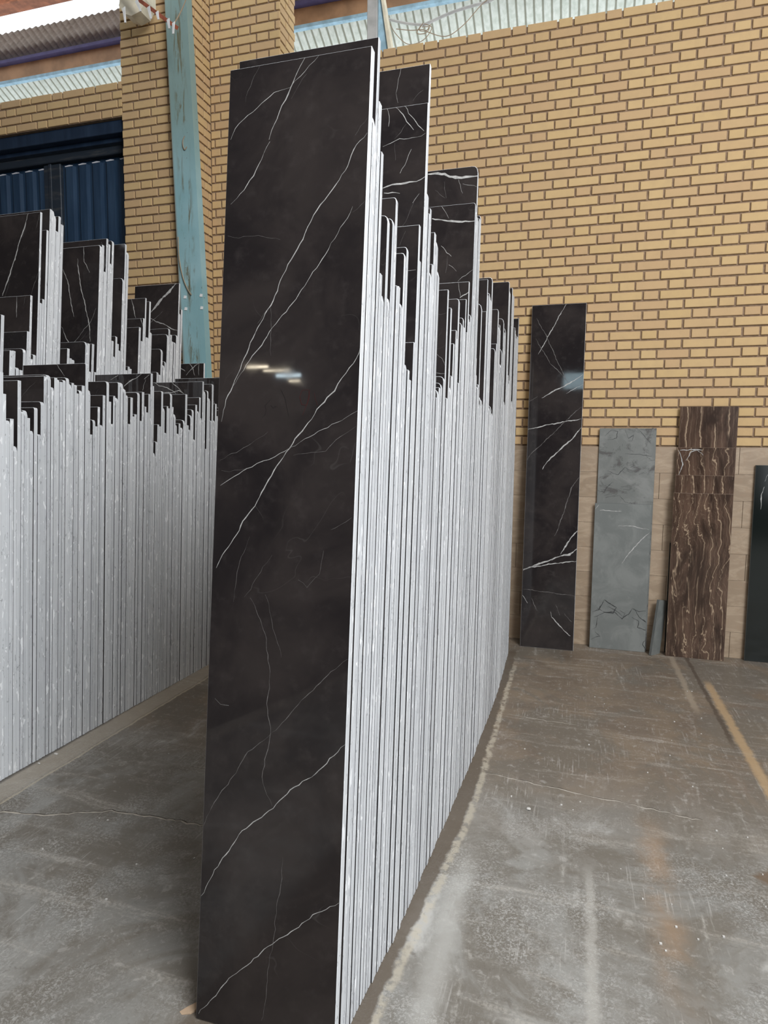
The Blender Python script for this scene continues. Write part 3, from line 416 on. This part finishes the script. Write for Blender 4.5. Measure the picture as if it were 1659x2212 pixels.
CH, PER, HD = .068, .32263, .107      # course height, stretcher+header module, header module
def bricks(bm, o, u, nrm, ulen, z0, z1, ztop, phase, rng, skip=None, jut=.010, bz=.011):
    """Flemish-bond bricks on a wall face. o = base corner, u = unit direction along the wall, nrm = outward normal"""
    o, u, nrm = Vector(o), Vector(u), Vector(nrm); k = 0
    while True:
        zt = ztop-k*CH; zb = zt-CH
        if zt <= z0+.01: break
        if zt <= z1+.03:
            a = phase-PER*3+(PER/2 if k % 2 else 0)
            while a < ulen:
                for s, e_ in ((a, a+HD), (a+HD, a+PER)):
                    s1, e1 = max(s+.0068, 0), min(e_-.0068, ulen)
                    if e1-s1 > .012 and not (skip and skip((s1+e1)/2, (zt+zb)/2)):
                        j = jut+rng.uniform(-.0015, .0015); za, zc = zb+.0068+rng.uniform(-.001, .001), min(zt, z1+.02)-.0068+rng.uniform(-.001, .001)
                        s1 += rng.uniform(-.0015, .0015) if s1 > .001 else 0; e1 += rng.uniform(-.0015, .0015) if e1 < ulen-.001 else 0
                        d = .003; pts = []
                        for (aa, zz) in ((s1, za), (e1, za), (e1, zc), (s1, zc)): pts.append(o+u*aa+Vector((0, 0, zz)))
                        mid_ = sum(pts, Vector())/4; back = [bm.verts.new(p_-nrm*.004) for p_ in pts]; fr = [bm.verts.new(p_+nrm*(j-.002)) for p_ in pts]
                        ff = []
                        for p_ in pts:
                            q_ = p_-mid_; du = q_.dot(u); q2 = u*(du-math.copysign(d, du))+Vector((0, 0, q_.z-math.copysign(d, q_.z)))
                            ff.append(bm.verts.new(mid_+q2+nrm*j))
                        for A, B in ((back, fr), (fr, ff)):
                            for i in range(4):
                                jx = (i+1) % 4; bm.faces.new((A[i], A[jx], B[jx], B[i])).material_index = 1
                        bm.faces.new(ff).material_index = 1
                a += PER
        k += 1
def fixn(bm): bmesh.ops.recalc_face_normals(bm, faces=bm.faces)
# right (main) back wall
ZT = 4.4796
bm = bmesh.new(); box(bm, -2.33, 6.2, 5.010, 5.17, 0, ZT-.016)
bricks(bm, (-2.33, 5.010, 0), (1, 0, 0), (0, -1, 0), 4.6, 44*-CH+ZT, ZT, ZT, -1.20438+2.33+PER*-3, rng); fixn(bm)
obj('wall_back', bm, [M_MORTAR, M_BRICK], kind='structure')
# travertine dado
bm = bmesh.new(); TZ = 1.4876; box(bm, -2.32, 6.2, 4.994, 5.009, 0, TZ-.004, 0); rows = 8; th = (TZ-.004)/rows
for r in range(rows):
    x0 = -2.32+(.0 if r % 2 else -.13)-(.02*r)
    while x0 < 2.4:
        a, b_ = max(x0, -2.32), x0+.392
        if b_ > a+.02: box(bm, a, b_-.0015, 4.987, 4.9945, r*th+.0008, (r+1)*th-.0008, 1)
        x0 += .3935
obj('trim_1', bm, [M_JOINT, M_TRAV], kind='structure')
# pier in the middle (M)
bm = bmesh.new(); box(bm, -3.4, -2.335, 4.88, 5.17, 0, 6.6)
bricks(bm, (-2.93, 4.88, 0), (1, 0, 0), (0, -1, 0), .61, 0.0, 6.6, 6.58, .085, rng)
bricks(bm, (-2.335, 4.87, 0), (0, 1, 0), (1, 0, 0), .30, 4.3, 6.6, 6.58, .02, rng); fixn(bm)
obj('wall_middle', bm, [M_MORTAR, M_BRICK], kind='structure')
# left pier and the band over the gate
bm = bmesh.new(); box(bm, -3.60, -2.945, 4.65, 4.89, 0, 6.6); box(bm, -8.9, -3.60, 4.65, 4.88, 4.09, 4.345)
bricks(bm, (-3.60, 4.65, 0), (1, 0, 0), (0, -1, 0), .66, 0.0, 6.6, 6.566, .16, rng)
bricks(bm, (-8.9, 4.65, 0), (1, 0, 0), (0, -1, 0), 5.30, 4.09, 4.36, 4.36, .10, rng)
bricks(bm, (-2.945, 4.64, 0), (0, 1, 0), (1, 0, 0), .235, 0.0, 6.6, 6.566, .03, rng); fixn(bm)
obj('wall_left', bm, [M_MORTAR, M_BRICK], kind='structure')
# hall shell behind and beside the camera
bm = bmesh.new()
def wall_with_holes(bm, y, x0, x1, z1, holes):
    xs = sorted({x0, x1, *[h[0] for h in holes], *[h[1] for h in holes]}); zs = sorted({0, z1, *[h[2] for h in holes], *[h[3] for h in holes]})
    for a, b_ in zip(xs, xs[1:]):
        for c0, c1 in zip(zs, zs[1:]):
            if any(h[0] <= (a+b_)/2 <= h[1] and h[2] <= (c0+c1)/2 <= h[3] for h in holes): continue
            box(bm, a, b_, y-.2, y, c0, c1)
wall_with_holes(bm, -9, -9, 7, 7.5, [(-6.75, -6.2, 5.14, 5.22), (-6.35, -5.7, 5.06, 5.12), (-6.05, -5.45, 4.93, 5.03), (-5.75, -5.45, 4.83, 4.89), (-.42, .35, 5.15, 5.62)])
obj('wall_front', bm, M_HALL, kind='structure')
def emis(name, col, s):
    q = Mat(name); q.set((.02, .02, .02), .5); q.b.inputs['Emission Color'].default_value = (*col, 1); q.b.inputs['Emission Strength'].default_value = s; return q.m
M_TUBE = emis('lit_warm_tube', (1, .88, .66), 34); M_TUBE2 = emis('lit_cool_tube', (.72, .9, 1), 20); M_WIN = emis('lit_window_glass', (.62, .85, .95), 6)
for nm, (x0, x1, z0, z1), mt in (('window_1', (-6.75, -6.2, 5.14, 5.22), M_TUBE), ('window_2', (-6.35, -5.7, 5.06, 5.12), M_TUBE), ('window_3', (-6.05, -5.45, 4.93, 5.03), M_TUBE2), ('window_4', (-5.75, -5.45, 4.83, 4.89), M_TUBE), ('window_5', (-.42, .35, 5.15, 5.62), M_WIN)):
    bm = bmesh.new(); box(bm, x0, x1, -9.12, -9.10, z0, z1); obj(nm, bm, mt, kind='structure')
bm = bmesh.new(); box(bm, -9.2, -9, -9, 4.6, 0, 6.8); obj('wall_far_left', bm, M_HALL, kind='structure')
bm = bmesh.new(); box(bm, 6.2, 6.4, -9, -5.6, 0, 6.8); box(bm, 6.2, 6.4, -.4, 5.2, 0, 6.8); box(bm, 6.2, 6.4, -5.6, -.4, 5.0, 6.8); obj('wall_right', bm, M_HALL, kind='structure')
# roof underside over the hall with a long open skylight strip
bm = bmesh.new()
def slope(x0, x1, ya, za, yb, zb, t=.06, mi=0):
    v = [bm.verts.new(p) for p in ((x0, ya, za), (x1, ya, za), (x1, yb, zb), (x0, yb, zb), (x0, ya, za+t), (x1, ya, za+t), (x1, yb, zb+t), (x0, yb, zb+t))]
    for f in ((0, 3, 2, 1), (4, 5, 6, 7), (0, 1, 5, 4), (1, 2, 6, 5), (2, 3, 7, 6), (3, 0, 4, 7)): bm.faces.new([v[i] for i in f]).material_index = mi
slope(-9, 6.2, 4.0, 5.35, 2.0, 6.1); slope(-2.2, 6.2, 5.0, 5.34, 4.0, 5.35); slope(-9, 6.2, -1.2, 7.2, -9, 6.6); slope(-9, .2, 2.0, 6.1, -1.2, 7.2); slope(4.5, 6.2, 2.0, 6.1, -1.2, 7.2)
fixn(bm); obj('ceiling', bm, M_ROOFIN, kind='structure')
# rust coloured roof beam at the hall edge
bm = bmesh.new(); box(bm, -9, -3.6, 4.74, 4.86, 5.205, 5.217); box(bm, -9, -3.6, 4.795, 4.805, 5.217, 5.38); box(bm, -9, -3.6, 4.74, 4.86, 5.38, 5.392)
obj('roof_purlin', bm, M_RUST2, label='rust-red steel beam crossing the bright sky in the top left corner', cat='beam')

# ------------------------------------------------------------------ roof beyond the wall
t = root('roof_beam', (-1.5, 6.0, 5.38), 'long brown steel beam with violet upper and light blue lower flange above the walls', 'beam')
def sl(y): return (y-6.0)*-.02
bm = bmesh.new(); box(bm, -7.5, 6.5, -.01, .01, .032, .185); obj('web', bm, M_BEAM, t)
bm = bmesh.new(); box(bm, -7.5, 6.5, -.07, .07, .185, .215); obj('upper_flange', bm, M_PURPLE, t)['label'] = 'violet-blue upper flange'
bm = bmesh.new(); box(bm, -7.5, 6.5, -.022, .022, .0, .032); obj('lower_flange', bm, M_LBLUE, t)['label'] = 'light blue lower flange'
def corrugated(x0, x1, ya, za, yb, zb, pitch_=.0775, amp=.011, t=.002, ny=2):
    bm = bmesh.new(); n = int((x1-x0)/pitch_*8); d = Vector((0, yb-ya, zb-za)); up_ = Vector((0, -d.z, d.y)).normalized(); up_ = up_ if up_.z > 0 else -up_; rows_ = []
    for side in (0, 1):
        for j in range(ny):
            f = j/(ny-1); rows_.append([bm.verts.new(Vector((x0+(x1-x0)*i/n, ya, za))+d*f+up_*(amp*math.cos(i/8*2*math.pi)+side*t)) for i in range(n+1)])
    for s_ in (0, 1):
        for j in range(ny-1):
            A, B = rows_[s_*ny+j], rows_[s_*ny+j+1]
            for i in range(n):
                f = bm.faces.new((A[i], A[i+1], B[i+1], B[i])); f.smooth = True
    for A, B in ((rows_[0], rows_[ny]), (rows_[ny-1], rows_[2*ny-1])):
        for i in range(n): bm.faces.new((A[i], A[i+1], B[i+1], B[i]))
    fixn(bm); return bm
obj('roofing_sheet', corrugated(-7.6, 6.4, 5.78, 5.745, 6.07, 5.625), M_SHEET, label='dull brown corrugated eave sheet on the upper edge of the long brown beam', cat='roof sheet')
obj('roofing_sheet', corrugated(-9.5, 7.5, 6.09, 5.50, 8.2, 4.45), M_TRANS, label='pale translucent corrugated sheeting glowing between the beam and the brick wall top', cat='roof sheet')

# grey post with the light blue gusset behind it, conduit and loose wires
bm = bmesh.new(); box(bm, -1.672, -1.592, 5.06, 5.14, 4.3, 5.6, 0, .004); box(bm, -1.70, -1.565, 5.04, 5.16, 4.46, 4.475, 0); obj('steel_post', bm, M_GREYPOST, label='grey square steel post rising from the wall top behind the tallest slab', cat='post')
t = root('gusset_column', (-1.54, 5.12, 4.45), 'light blue tapered steel stub with cream edge beside the grey post on the wall top', 'column')
bm = bmesh.new(); prism(bm, [(-.05, 0), (.045, 0), (-.035, .5), (-.05, .5)], -.03, .03); fixn(bm); obj('web_plate', bm, M_LBLUE, t)
bm = bmesh.new(); prism(bm, [(.045, 0), (.075, 0), (-.018, .5), (-.035, .5)], -.05, .05); fixn(bm); obj('cream_flange', bm, M_CREAM, t)
bm = bmesh.new(); tube(bm, smooth_pts([(-1.57, 5.3, 4.875), (-1.42, 5.3, 4.82), (-1.281, 5.3, 4.785)], 4), .010, 8); tube(bm, smooth_pts([(-1.281, 5.3, 4.785), (-1.03, 5.3, 4.845), (-.773, 5.3, 4.87)], 4), .011, 8)
tube(bm, smooth_pts([(-.773, 5.3, 4.87), (-.71, 5.3, 4.895)], 3), .011, 8); obj('conduit_pipe', bm, M_GREYPOST, label='bent thin conduit pipe hanging above the brick wall, right of the grey post', cat='pipe')
bm = bmesh.new()
for pl in ([(-1.56, 5.28, 4.84), (-1.50, 5.28, 4.74), (-1.40, 5.28, 4.65), (-1.28, 5.28, 4.66), (-1.21, 5.28, 4.74), (-1.27, 5.28, 4.78)], [(-1.30, 5.28, 4.77), (-1.33, 5.28, 4.72), (-1.26, 5.28, 4.71), (-1.23, 5.28, 4.75), (-1.29, 5.28, 4.76)],
           [(-1.27, 5.28, 4.73), (-1.10, 5.28, 4.66), (-.96, 5.28, 4.72), (-.80, 5.28, 4.86), (-.70, 5.28, 4.87), (-.3, 5.28, 4.80), (.1, 5.28, 4.73), (.5, 5.28, 4.69), (.9, 5.28, 4.66)], [(-1.28, 5.28, 4.79), (-1.31, 5.28, 4.74), (-1.25, 5.28, 4.73), (-1.22, 5.28, 4.77)],
           [(-1.50, 5.28, 4.78), (-1.38, 5.28, 4.75), (-1.27, 5.28, 4.74)]):
    tube(bm, smooth_pts(pl, 6), .0032, 5)
obj('loose_wire', bm, M_WIRE, label='tangled thin brown wire looping above the brick wall top', cat='wire')

# broken rusty bracket at the top of the left pier
t = root('rusty_bracket', (-3.0, 4.35, 4.5), 'rusty red angle bracket with torn white ties at the top of the teal column', 'bracket')
bm = bmesh.new(); tube(bm, [(-.33, -.02, .33), (-.165, -.05, .172), (.147, -.05, -.068)], .017, 4); obj('angle_bar', bm, M_RUST, t)
for (x_, z_, dx_, dz_) in ((-.17, .15, .035, -.075), (-.07, .09, .02, -.08), (.0, .045, .012, -.05), (.09, -.02, .01, -.06), (.135, -.05, -.004, -.07), (-.28, .12, .012, -.10)):
    bm = bmesh.new(); prism(bm, [(x_-.010, z_), (x_+.012, z_+.01), (x_+dx_+.006, z_+dz_), (x_+dx_-.006, z_+dz_)], -.076, -.070)
    fixn(bm); obj('torn_tie', bm, M_WHITE, t)
bm = bmesh.new(); tube(bm, smooth_pts([(.13, -.05, -.03), (.16, -.04, .02), (.20, -.03, .10), (.235, -.02, .2)], 5), .004, 5); obj('hanging_cord', bm, M_WIRE, t)
bm = bmesh.new(); prism(bm, [(-.44, .26), (-.40, .20), (-.33, .17), (-.25, .19), (-.20, .26), (-.2, .4), (-.4, .4)], .08, .20); fixn(bm); obj('mortar_lump', bm, M_CREAM, t)

# ------------------------------------------------------------------ teal column
t = root('steel_column', (-2.94, 4.56, 0), 'leaning teal painted steel column with rust streaks, standing against the brick pier', 'column')
bm = bmesh.new()
zb_, zt_ = 0, 6.5; lf = lambda z: -3.025-.0385*(z-2.126)+2.94; rg = lambda z: -2.816-.0466*(z-2.126)+2.94
n = 12; prev_ = None
for i in range(n+1):
    z_ = zt_*i/n; r_ = [bm.verts.new((lf(z_), .0, z_)), bm.verts.new((rg(z_), .0, z_)), bm.verts.new((rg(z_), .075, z_)), bm.verts.new((lf(z_), .075, z_))]
    if prev_:
        for k in range(4): bm.faces.new((prev_[k], prev_[(k+1) % 4], r_[(k+1) % 4], r_[k]))
    else: bm.faces.new(r_[::-1])
    prev_ = r_
bm.faces.new(prev_); fixn(bm)
# shear object space so the rust streak follows the column centre
obj('column_flange', bm, M_TEAL, t)
for (x_, z_) in ((-3.005, 2.62), (-2.862, 2.625), (-3.0, 2.53), (-2.858, 2.53)):
    bm = bmesh.new(); prism(bm, [(-.014, -.010), (.010, -.012), (.013, .009), (-.008, .013)], -.004, .0); fixn(bm)
    o = obj('white_sticker', bm, M_WHITE, t); o.location = (x_+2.94+.012, -.0005, z_)
bm = bmesh.new(); tube(bm, smooth_pts([(-.105, -.004, 3.08), (-.10, -.008, 2.96), (-.085, -.012, 2.86), (-.06, -.012, 2.76), (-.025, -.012, 2.68), (.01, -.012, 2.63)], 5), .004, 5); obj('bent_wire', bm, M_WIRE, t)
bm = bmesh.new(); tube(bm, smooth_pts([(-.03, -.006, 3.82), (-.045, -.008, 3.79), (-.045, -.008, 3.75), (-.03, -.008, 3.72), (-.012, -.008, 3.74)], 5), .0035, 5); obj('wire_hook', bm, M_WIRE, t)

# ------------------------------------------------------------------ blue gate
g = root('door_1', (-5.0, 4.85, 0), 'navy blue corrugated steel gate under the brick band at the left', 'gate'); g['kind'] = 'structure'
bm = bmesh.new(); box(bm, -2.5, 1.40, -.17, -.02, 3.99, 4.088, 0, .004); box(bm, -2.5, 1.40, -.10, .02, 3.955, 3.99, 0, .003); obj('header_beam', bm, M_NAVY, g)
bm = bmesh.new(); box(bm, -2.5, 1.40, -.06, .02, 3.885, 3.95, 0, .006); obj('top_rail', bm, M_NAVY2, g)
bm = bmesh.new(); box(bm, .44, .62, -.035, .02, 0, 3.885, 0, .006); box(bm, .50, .53, -.045, -.03, 0, 3.885, 0, .003); obj('frame_stile', bm, M_NAVY2, g)
ribs = [x_ for x_ in [-1.52+.146*k for k in range(14)]+[.66+.141*k for k in range(6)] if x_ < .40 or x_ > .63]
bm = bmesh.new(); box(bm, -2.5, 1.40, 0, .01, .0, 3.90)
for x_ in ribs: prism_z = [bm.verts.new(p) for p in [(x_, .001, .02), (x_+.014, -.030, .02), (x_+.084, -.030, .02), (x_+.098, .001, .02), (x_, .001, 3.852), (x_+.014, -.030, 3.852), (x_+.084, -.030, 3.852), (x_+.098, .001, 3.852)]]; [bm.faces.new([prism_z[k] for k in f]) for f in ((0, 1, 5, 4), (1, 2, 6, 5), (2, 3, 7, 6), (4, 5, 6, 7))]
fixn(bm); obj('corrugated_panel', bm, M_NAVY3, g)
for x_ in ribs:
    bm = bmesh.new(); prism(bm, [(x_+.006, 3.853), (x_+.055, 3.859), (x_+.090, 3.853), (x_+.084, 3.848), (x_+.014, 3.846)], -.034, -.030); fixn(bm); obj('rib_gap_light', bm, M_GAPLIGHT, g)  # white pieces painted as the light coming through over each rib
# ------------------------------------------------------------------ slabs in rows
def XA(y):
    T = [(1.33, -.495), (1.45, -.485), (1.72, -.46), (2.32, -.435), (2.93, -.412), (3.81, -.398), (4.72, -.418)]
    if y <= T[0][0]: return T[0][1]
    for (a, b_), (c0, d0) in zip(T, T[1:]):
        if y <= c0: return b_+(d0-b_)*(y-a)/(c0-a)
    return T[-1][1]
rowdef = {'A': (ROW_A, XA, lambda y: 5.1-(min(max(y, 1.33), 2.5)-1.33)/1.17*.9-(min(max(y, 2.5), 4.7)-2.5)/2.2*2.6, .372), 'B': (ROW_B, lambda y: -2.325+(y-2)/1.7*.025, lambda y: 3.2, .38), 'C': (ROW_C, lambda y: -2.80, lambda y: 4.8, .38)}
ORD = 'first second third fourth fifth sixth seventh eighth ninth tenth eleventh twelfth thirteenth fourteenth fifteenth sixteenth seventeenth eighteenth nineteenth twentieth'.split()
GRP = {'A': 'pale slab edges of the central row', 'B': 'grey slab edges of the low left row', 'C': 'pale slab edges of the rear left row'}
for r, (rows_, xf, lf_, wd) in rowdef.items():
    rg_ = random.Random({'A': 11, 'B': 12, 'C': 13}[r])
    for i, (y, h, th_) in enumerate(rows_):
        a = math.radians(2.8 if r == 'C' and i == len(rows_)-1 else lf_(y)); w = wd if i == 0 and r == 'A' else wd+rg_.uniform(-.004, .004)
        if r == 'A' and i == 0: a = math.radians(5.36); y = y-.010
        key = r+str(i); front = max([x[1] for x in rows_[max(0, i-7):i]] or [0])
        vv = [(wv, kd, [u+w if n_ % 2 == 0 else u for n_, u in enumerate(fl)]) for wv, kd, fl in VEINS.get(key, [])]
        if key not in VEINS and h > front+.03: vv += random_veins(rg_, w, h, max(h-.9, front-.2), rg_.choice([3, 4, 6]))
        elif key in VEINS and key != 'A0': vv += random_veins(rg_, w, h, h-.7, 2)
        cor = rg_.choice([0, 0, 0, .006, .010, .016]) if i and not (r == 'A' and 1.36 < y < 1.42) else 0
        bm = slab_mesh(w, h, th_, vv, rg_, cor)
        if key in LABELS: lb, short = LABELS[key]; cnt = 0
        else:
            lb = ('%s slab edge, %s behind the %s' % ({'A': 'central-row', 'B': 'pale', 'C': 'pale'}[r], ORD[cnt], short)).replace('central-row slab edge, ' if len(short.split()) > 9 else '~', 'slab edge, ') if cnt < 20 else 'thin slab edge in the packed stretch before the last slab of the central row'; cnt += 1
        gp = GRP[r]
        jx = 0 if key == 'A0' else rg_.uniform(-.0022, .0018)
        obj('marble_panel', bm, SLAB_MATS, label=lb, cat='slab', group=gp, loc=(xf(y)-w+jx, y, th_*math.sin(a)), rot=(-a, 0, 0))
# ------------------------------------------------------------------ slabs leaning on the wall
q = Mat('grey_stone_face'); P = q.pos(); n1 = q.noise(P, 5, 6, .65, .8); n2 = q.noise(P, 22, 4, .6)
c = q.mix(n1.step(.4, .65), (.15, .158, .15), (.20, .207, .196)); M_GREYST = q.set(q.mix(n2.step(.55, .75)*.3, c, (.26, .265, .25)), .35)
q = Mat('brecciated_grey_stone_face'); P = q.pos(); n1 = q.noise(P, 4.5, 6, .65, .8); n2 = q.noise(q.pos((1, 1, 1.8)), 4.2, 6, .7, 1.2)
c = q.mix(n1.step(.4, .65), (.155, .16, .15), (.22, .222, .21)); c = q.mix(n2.step(.56, .62)*.8, c, (.075, .068, .066)); c = q.mix((n2-.56).abs().step(0, .012, 1, 0)*.6, c, (.04, .04, .04)); M_GREYBR = q.set(c, .35)
def onyx(name, seed, sc, dark, rotz):
    q = Mat(name); mp = q.pos((1, 1, .16)); X_, Y_, Z_ = q.xyz(False)
    w1 = q.noise(q.pos((1, 1, .45)), 3.2, 5, .6, 1.1); n0 = q.noise(q.pos((1, 1, .22)), 9+seed, 6, .7, .7)
    ph = (X_*sc+w1*rotz+Z_*.25)._m('FRACT'); ln = (ph-.5).abs().step(0, .07, 1, 0)
    ph2 = (X_*sc*2.7+w1*rotz*2.2+seed)._m('FRACT'); ln2 = (ph2-.5).abs().step(0, .10, 1, 0)
    c = q.mix(n0.step(.35, .68), (.030, .016, .010), (.105, .062, .042)); c = q.mix(ln2*n0.step(.35, .6)*.55, c, (.21, .15, .105)); c = q.mix(ln*n0.step(.38, .55)*.85, c, (.42, .31, .21))
    c = q.mix(q.noise(q.pos((40, 1, 5)), 1, 3).step(.6, .75)*.4, c, (.24, .16, .11))
    return q.set(c, .2)
ONX = [onyx('brown_onyx_face_%s' % s, i, 11+i*2, 0, r_) for i, (s, r_) in enumerate((('a', 1.2), ('b', 4.0), ('c', 3.2), ('d', 5.2)))]
M_ONEDGE = plain('brown_onyx_edge', (.20, .14, .10), .6); M_GEDGE = plain('grey_stone_edge', (.11, .115, .11), .6)
q = Mat('black_marble_face'); M_BLK = q.set((.008, .011, .010), .10)
WD = {'dark': (SLAB_MATS, 'marble_panel', 'tall dark polished slab with white veins leaning on the wall right of the central row', 'slab'),
 'greyback': ([M_GREYBR, M_GEDGE]+SLAB_MATS[2:], 'grey_marble_panel', 'taller grey slab with dark brecciated patches, behind the smooth grey slab on the wall', 'slab'),
 'greyfront': ([M_GREYST, M_GEDGE]+SLAB_MATS[2:], 'grey_marble_panel', 'shorter smooth grey slab with dark crack network near its foot, leaning on the wall', 'slab'),
 'onyx1': ([ONX[0], M_ONEDGE]+SLAB_MATS[2:], 'onyx_panel', 'tallest brown striped slab, rearmost of the four stacked against the dado', 'slab'),
 'onyx2': ([ONX[1], M_ONEDGE]+SLAB_MATS[2:], 'onyx_panel', 'second tallest brown striped slab with a cream patch at its top left', 'slab'),
 'onyx3': ([ONX[2], M_ONEDGE]+SLAB_MATS[2:], 'onyx_panel', 'third brown striped slab, only a short band of it showing above the front one', 'slab'),
 'onyx4': ([ONX[3], M_ONEDGE]+SLAB_MATS[2:], 'onyx_panel', 'frontmost brown slab with long cream wavy stripes, shortest of the four stacked on the wall', 'slab'),
 'black': ([M_BLK, M_GEDGE]+SLAB_MATS[2:], 'marble_panel', 'near-black polished slab leaning on the wall at the right margin', 'slab'),
 'blackback': ([M_BLK, M_GEDGE]+SLAB_MATS[2:], 'marble_panel', 'low thin black slab peeking out left of the near-black slab at the right margin', 'slab'),
 'thin': ([M_BLK, M_GEDGE]+SLAB_MATS[2:], 'marble_panel', 'dark slab edge peeking out at the left side behind the brown striped slabs', 'slab')}
for k, (x0, y0, w, h, lean, vs) in WALL_SLABS.items():
    rg_ = random.Random(k); mats, nm, lb, ct = WD[k]; th_ = {'dark': .02, 'blackback': .014, 'thin': .010, 'onyx1': .018, 'greyback': .012, 'greyfront': .013, 'onyx2': .019, 'onyx3': .019, 'onyx4': .019}.get(k, .018)
    vv = list(vs)
    if k == 'onyx2': vv += [(7, 0, [.01, h-.02, .03, h-.06, .04, h-.12, .02, h-.2]), (8, 0, [.02, h-.02, .10, h-.012, .16, h-.02]), (6, 0, [.06, h-.09, .09, h-.03, .13, h-.02, .17, h-.05])]
    bm = slab_mesh(w, h, th_, vv, rg_)
    o = obj(nm, bm, mats, label=lb, cat=ct, loc=(x0, y0, th_*math.sin(math.radians(lean))), rot=(-math.radians(lean), 0, 0))
bm = slab_mesh(.10, .40, .020, [], random.Random(4)); obj('stone_offcut', bm, [M_GREYST, M_GEDGE]+SLAB_MATS[2:], label='small grey offcut propped aslant between the grey slab and the brown striped slabs', cat='offcut', loc=(.565, 4.855, .002), rot=(0, math.radians(9.5), math.radians(50)))
# ------------------------------------------------------------------ chips and debris
rg_ = random.Random(8)
def chip(loc, s, label, mat, flat=.5, grp=None):
    bm = bmesh.new(); bmesh.ops.create_icosphere(bm, subdivisions=1, radius=s)
    for v in bm.verts: v.co = Vector((v.co.x*rg_.uniform(.6, 1.4), v.co.y*rg_.uniform(.6, 1.3), v.co.z*flat*rg_.uniform(.6, 1.2)))
    mz = min(v.co.z for v in bm.verts)
    for v in bm.verts: v.co.z -= mz
    obj('stone_chip', bm, mat, label=label, cat='chip', group=grp, loc=loc)
M_CHIP = plain('pale_stone_chip', (.55, .53, .50), .8); M_CLOD = plain('tan_mortar_clod', (.42, .30, .20), .9)
bm = bmesh.new(); prism(bm, [(0, 0), (.012, -.002), (.028, .012), (.036, .040), (.030, .052), (.018, .042), (.006, .018)], 0, .012); fixn(bm)
o = obj('mortar_clod', bm, M_CLOD, label='tan splinter on the floor at the left foot of the foremost slab', cat='splinter', loc=(-.918, 1.318, .001), rot=(math.radians(-80), 0, math.radians(-20)))
chip((-.132, 2.55, 0), .011, 'small white chip on the floor right of the central row, beside the crack', M_CHIP)
chip((-2.285, 2.36, 0), .010, 'white chip at the foot of the left row, nearer of two', M_CHIP); chip((-2.285, 2.26, 0), .008, 'smaller white chip at the foot of the left row', M_CHIP)
bm = bmesh.new()
for k in range(60):
    x_, y_ = (rg_.uniform(-1.9, -1.1), rg_.uniform(1.6, 2.9)) if k % 3 == 0 else (rg_.uniform(-.25, 1.0), rg_.uniform(1.7, 4.2)); s_ = rg_.uniform(.0015, .0035)
    box(bm, x_-s_, x_+s_*rg_.uniform(.5, 1.4), y_-s_, y_+s_*rg_.uniform(.5, 1.3), 0, s_)
obj('grit', bm, M_CHIP, kind='stuff', label='tiny pale grit crumbs scattered over the concrete floor', cat='grit')
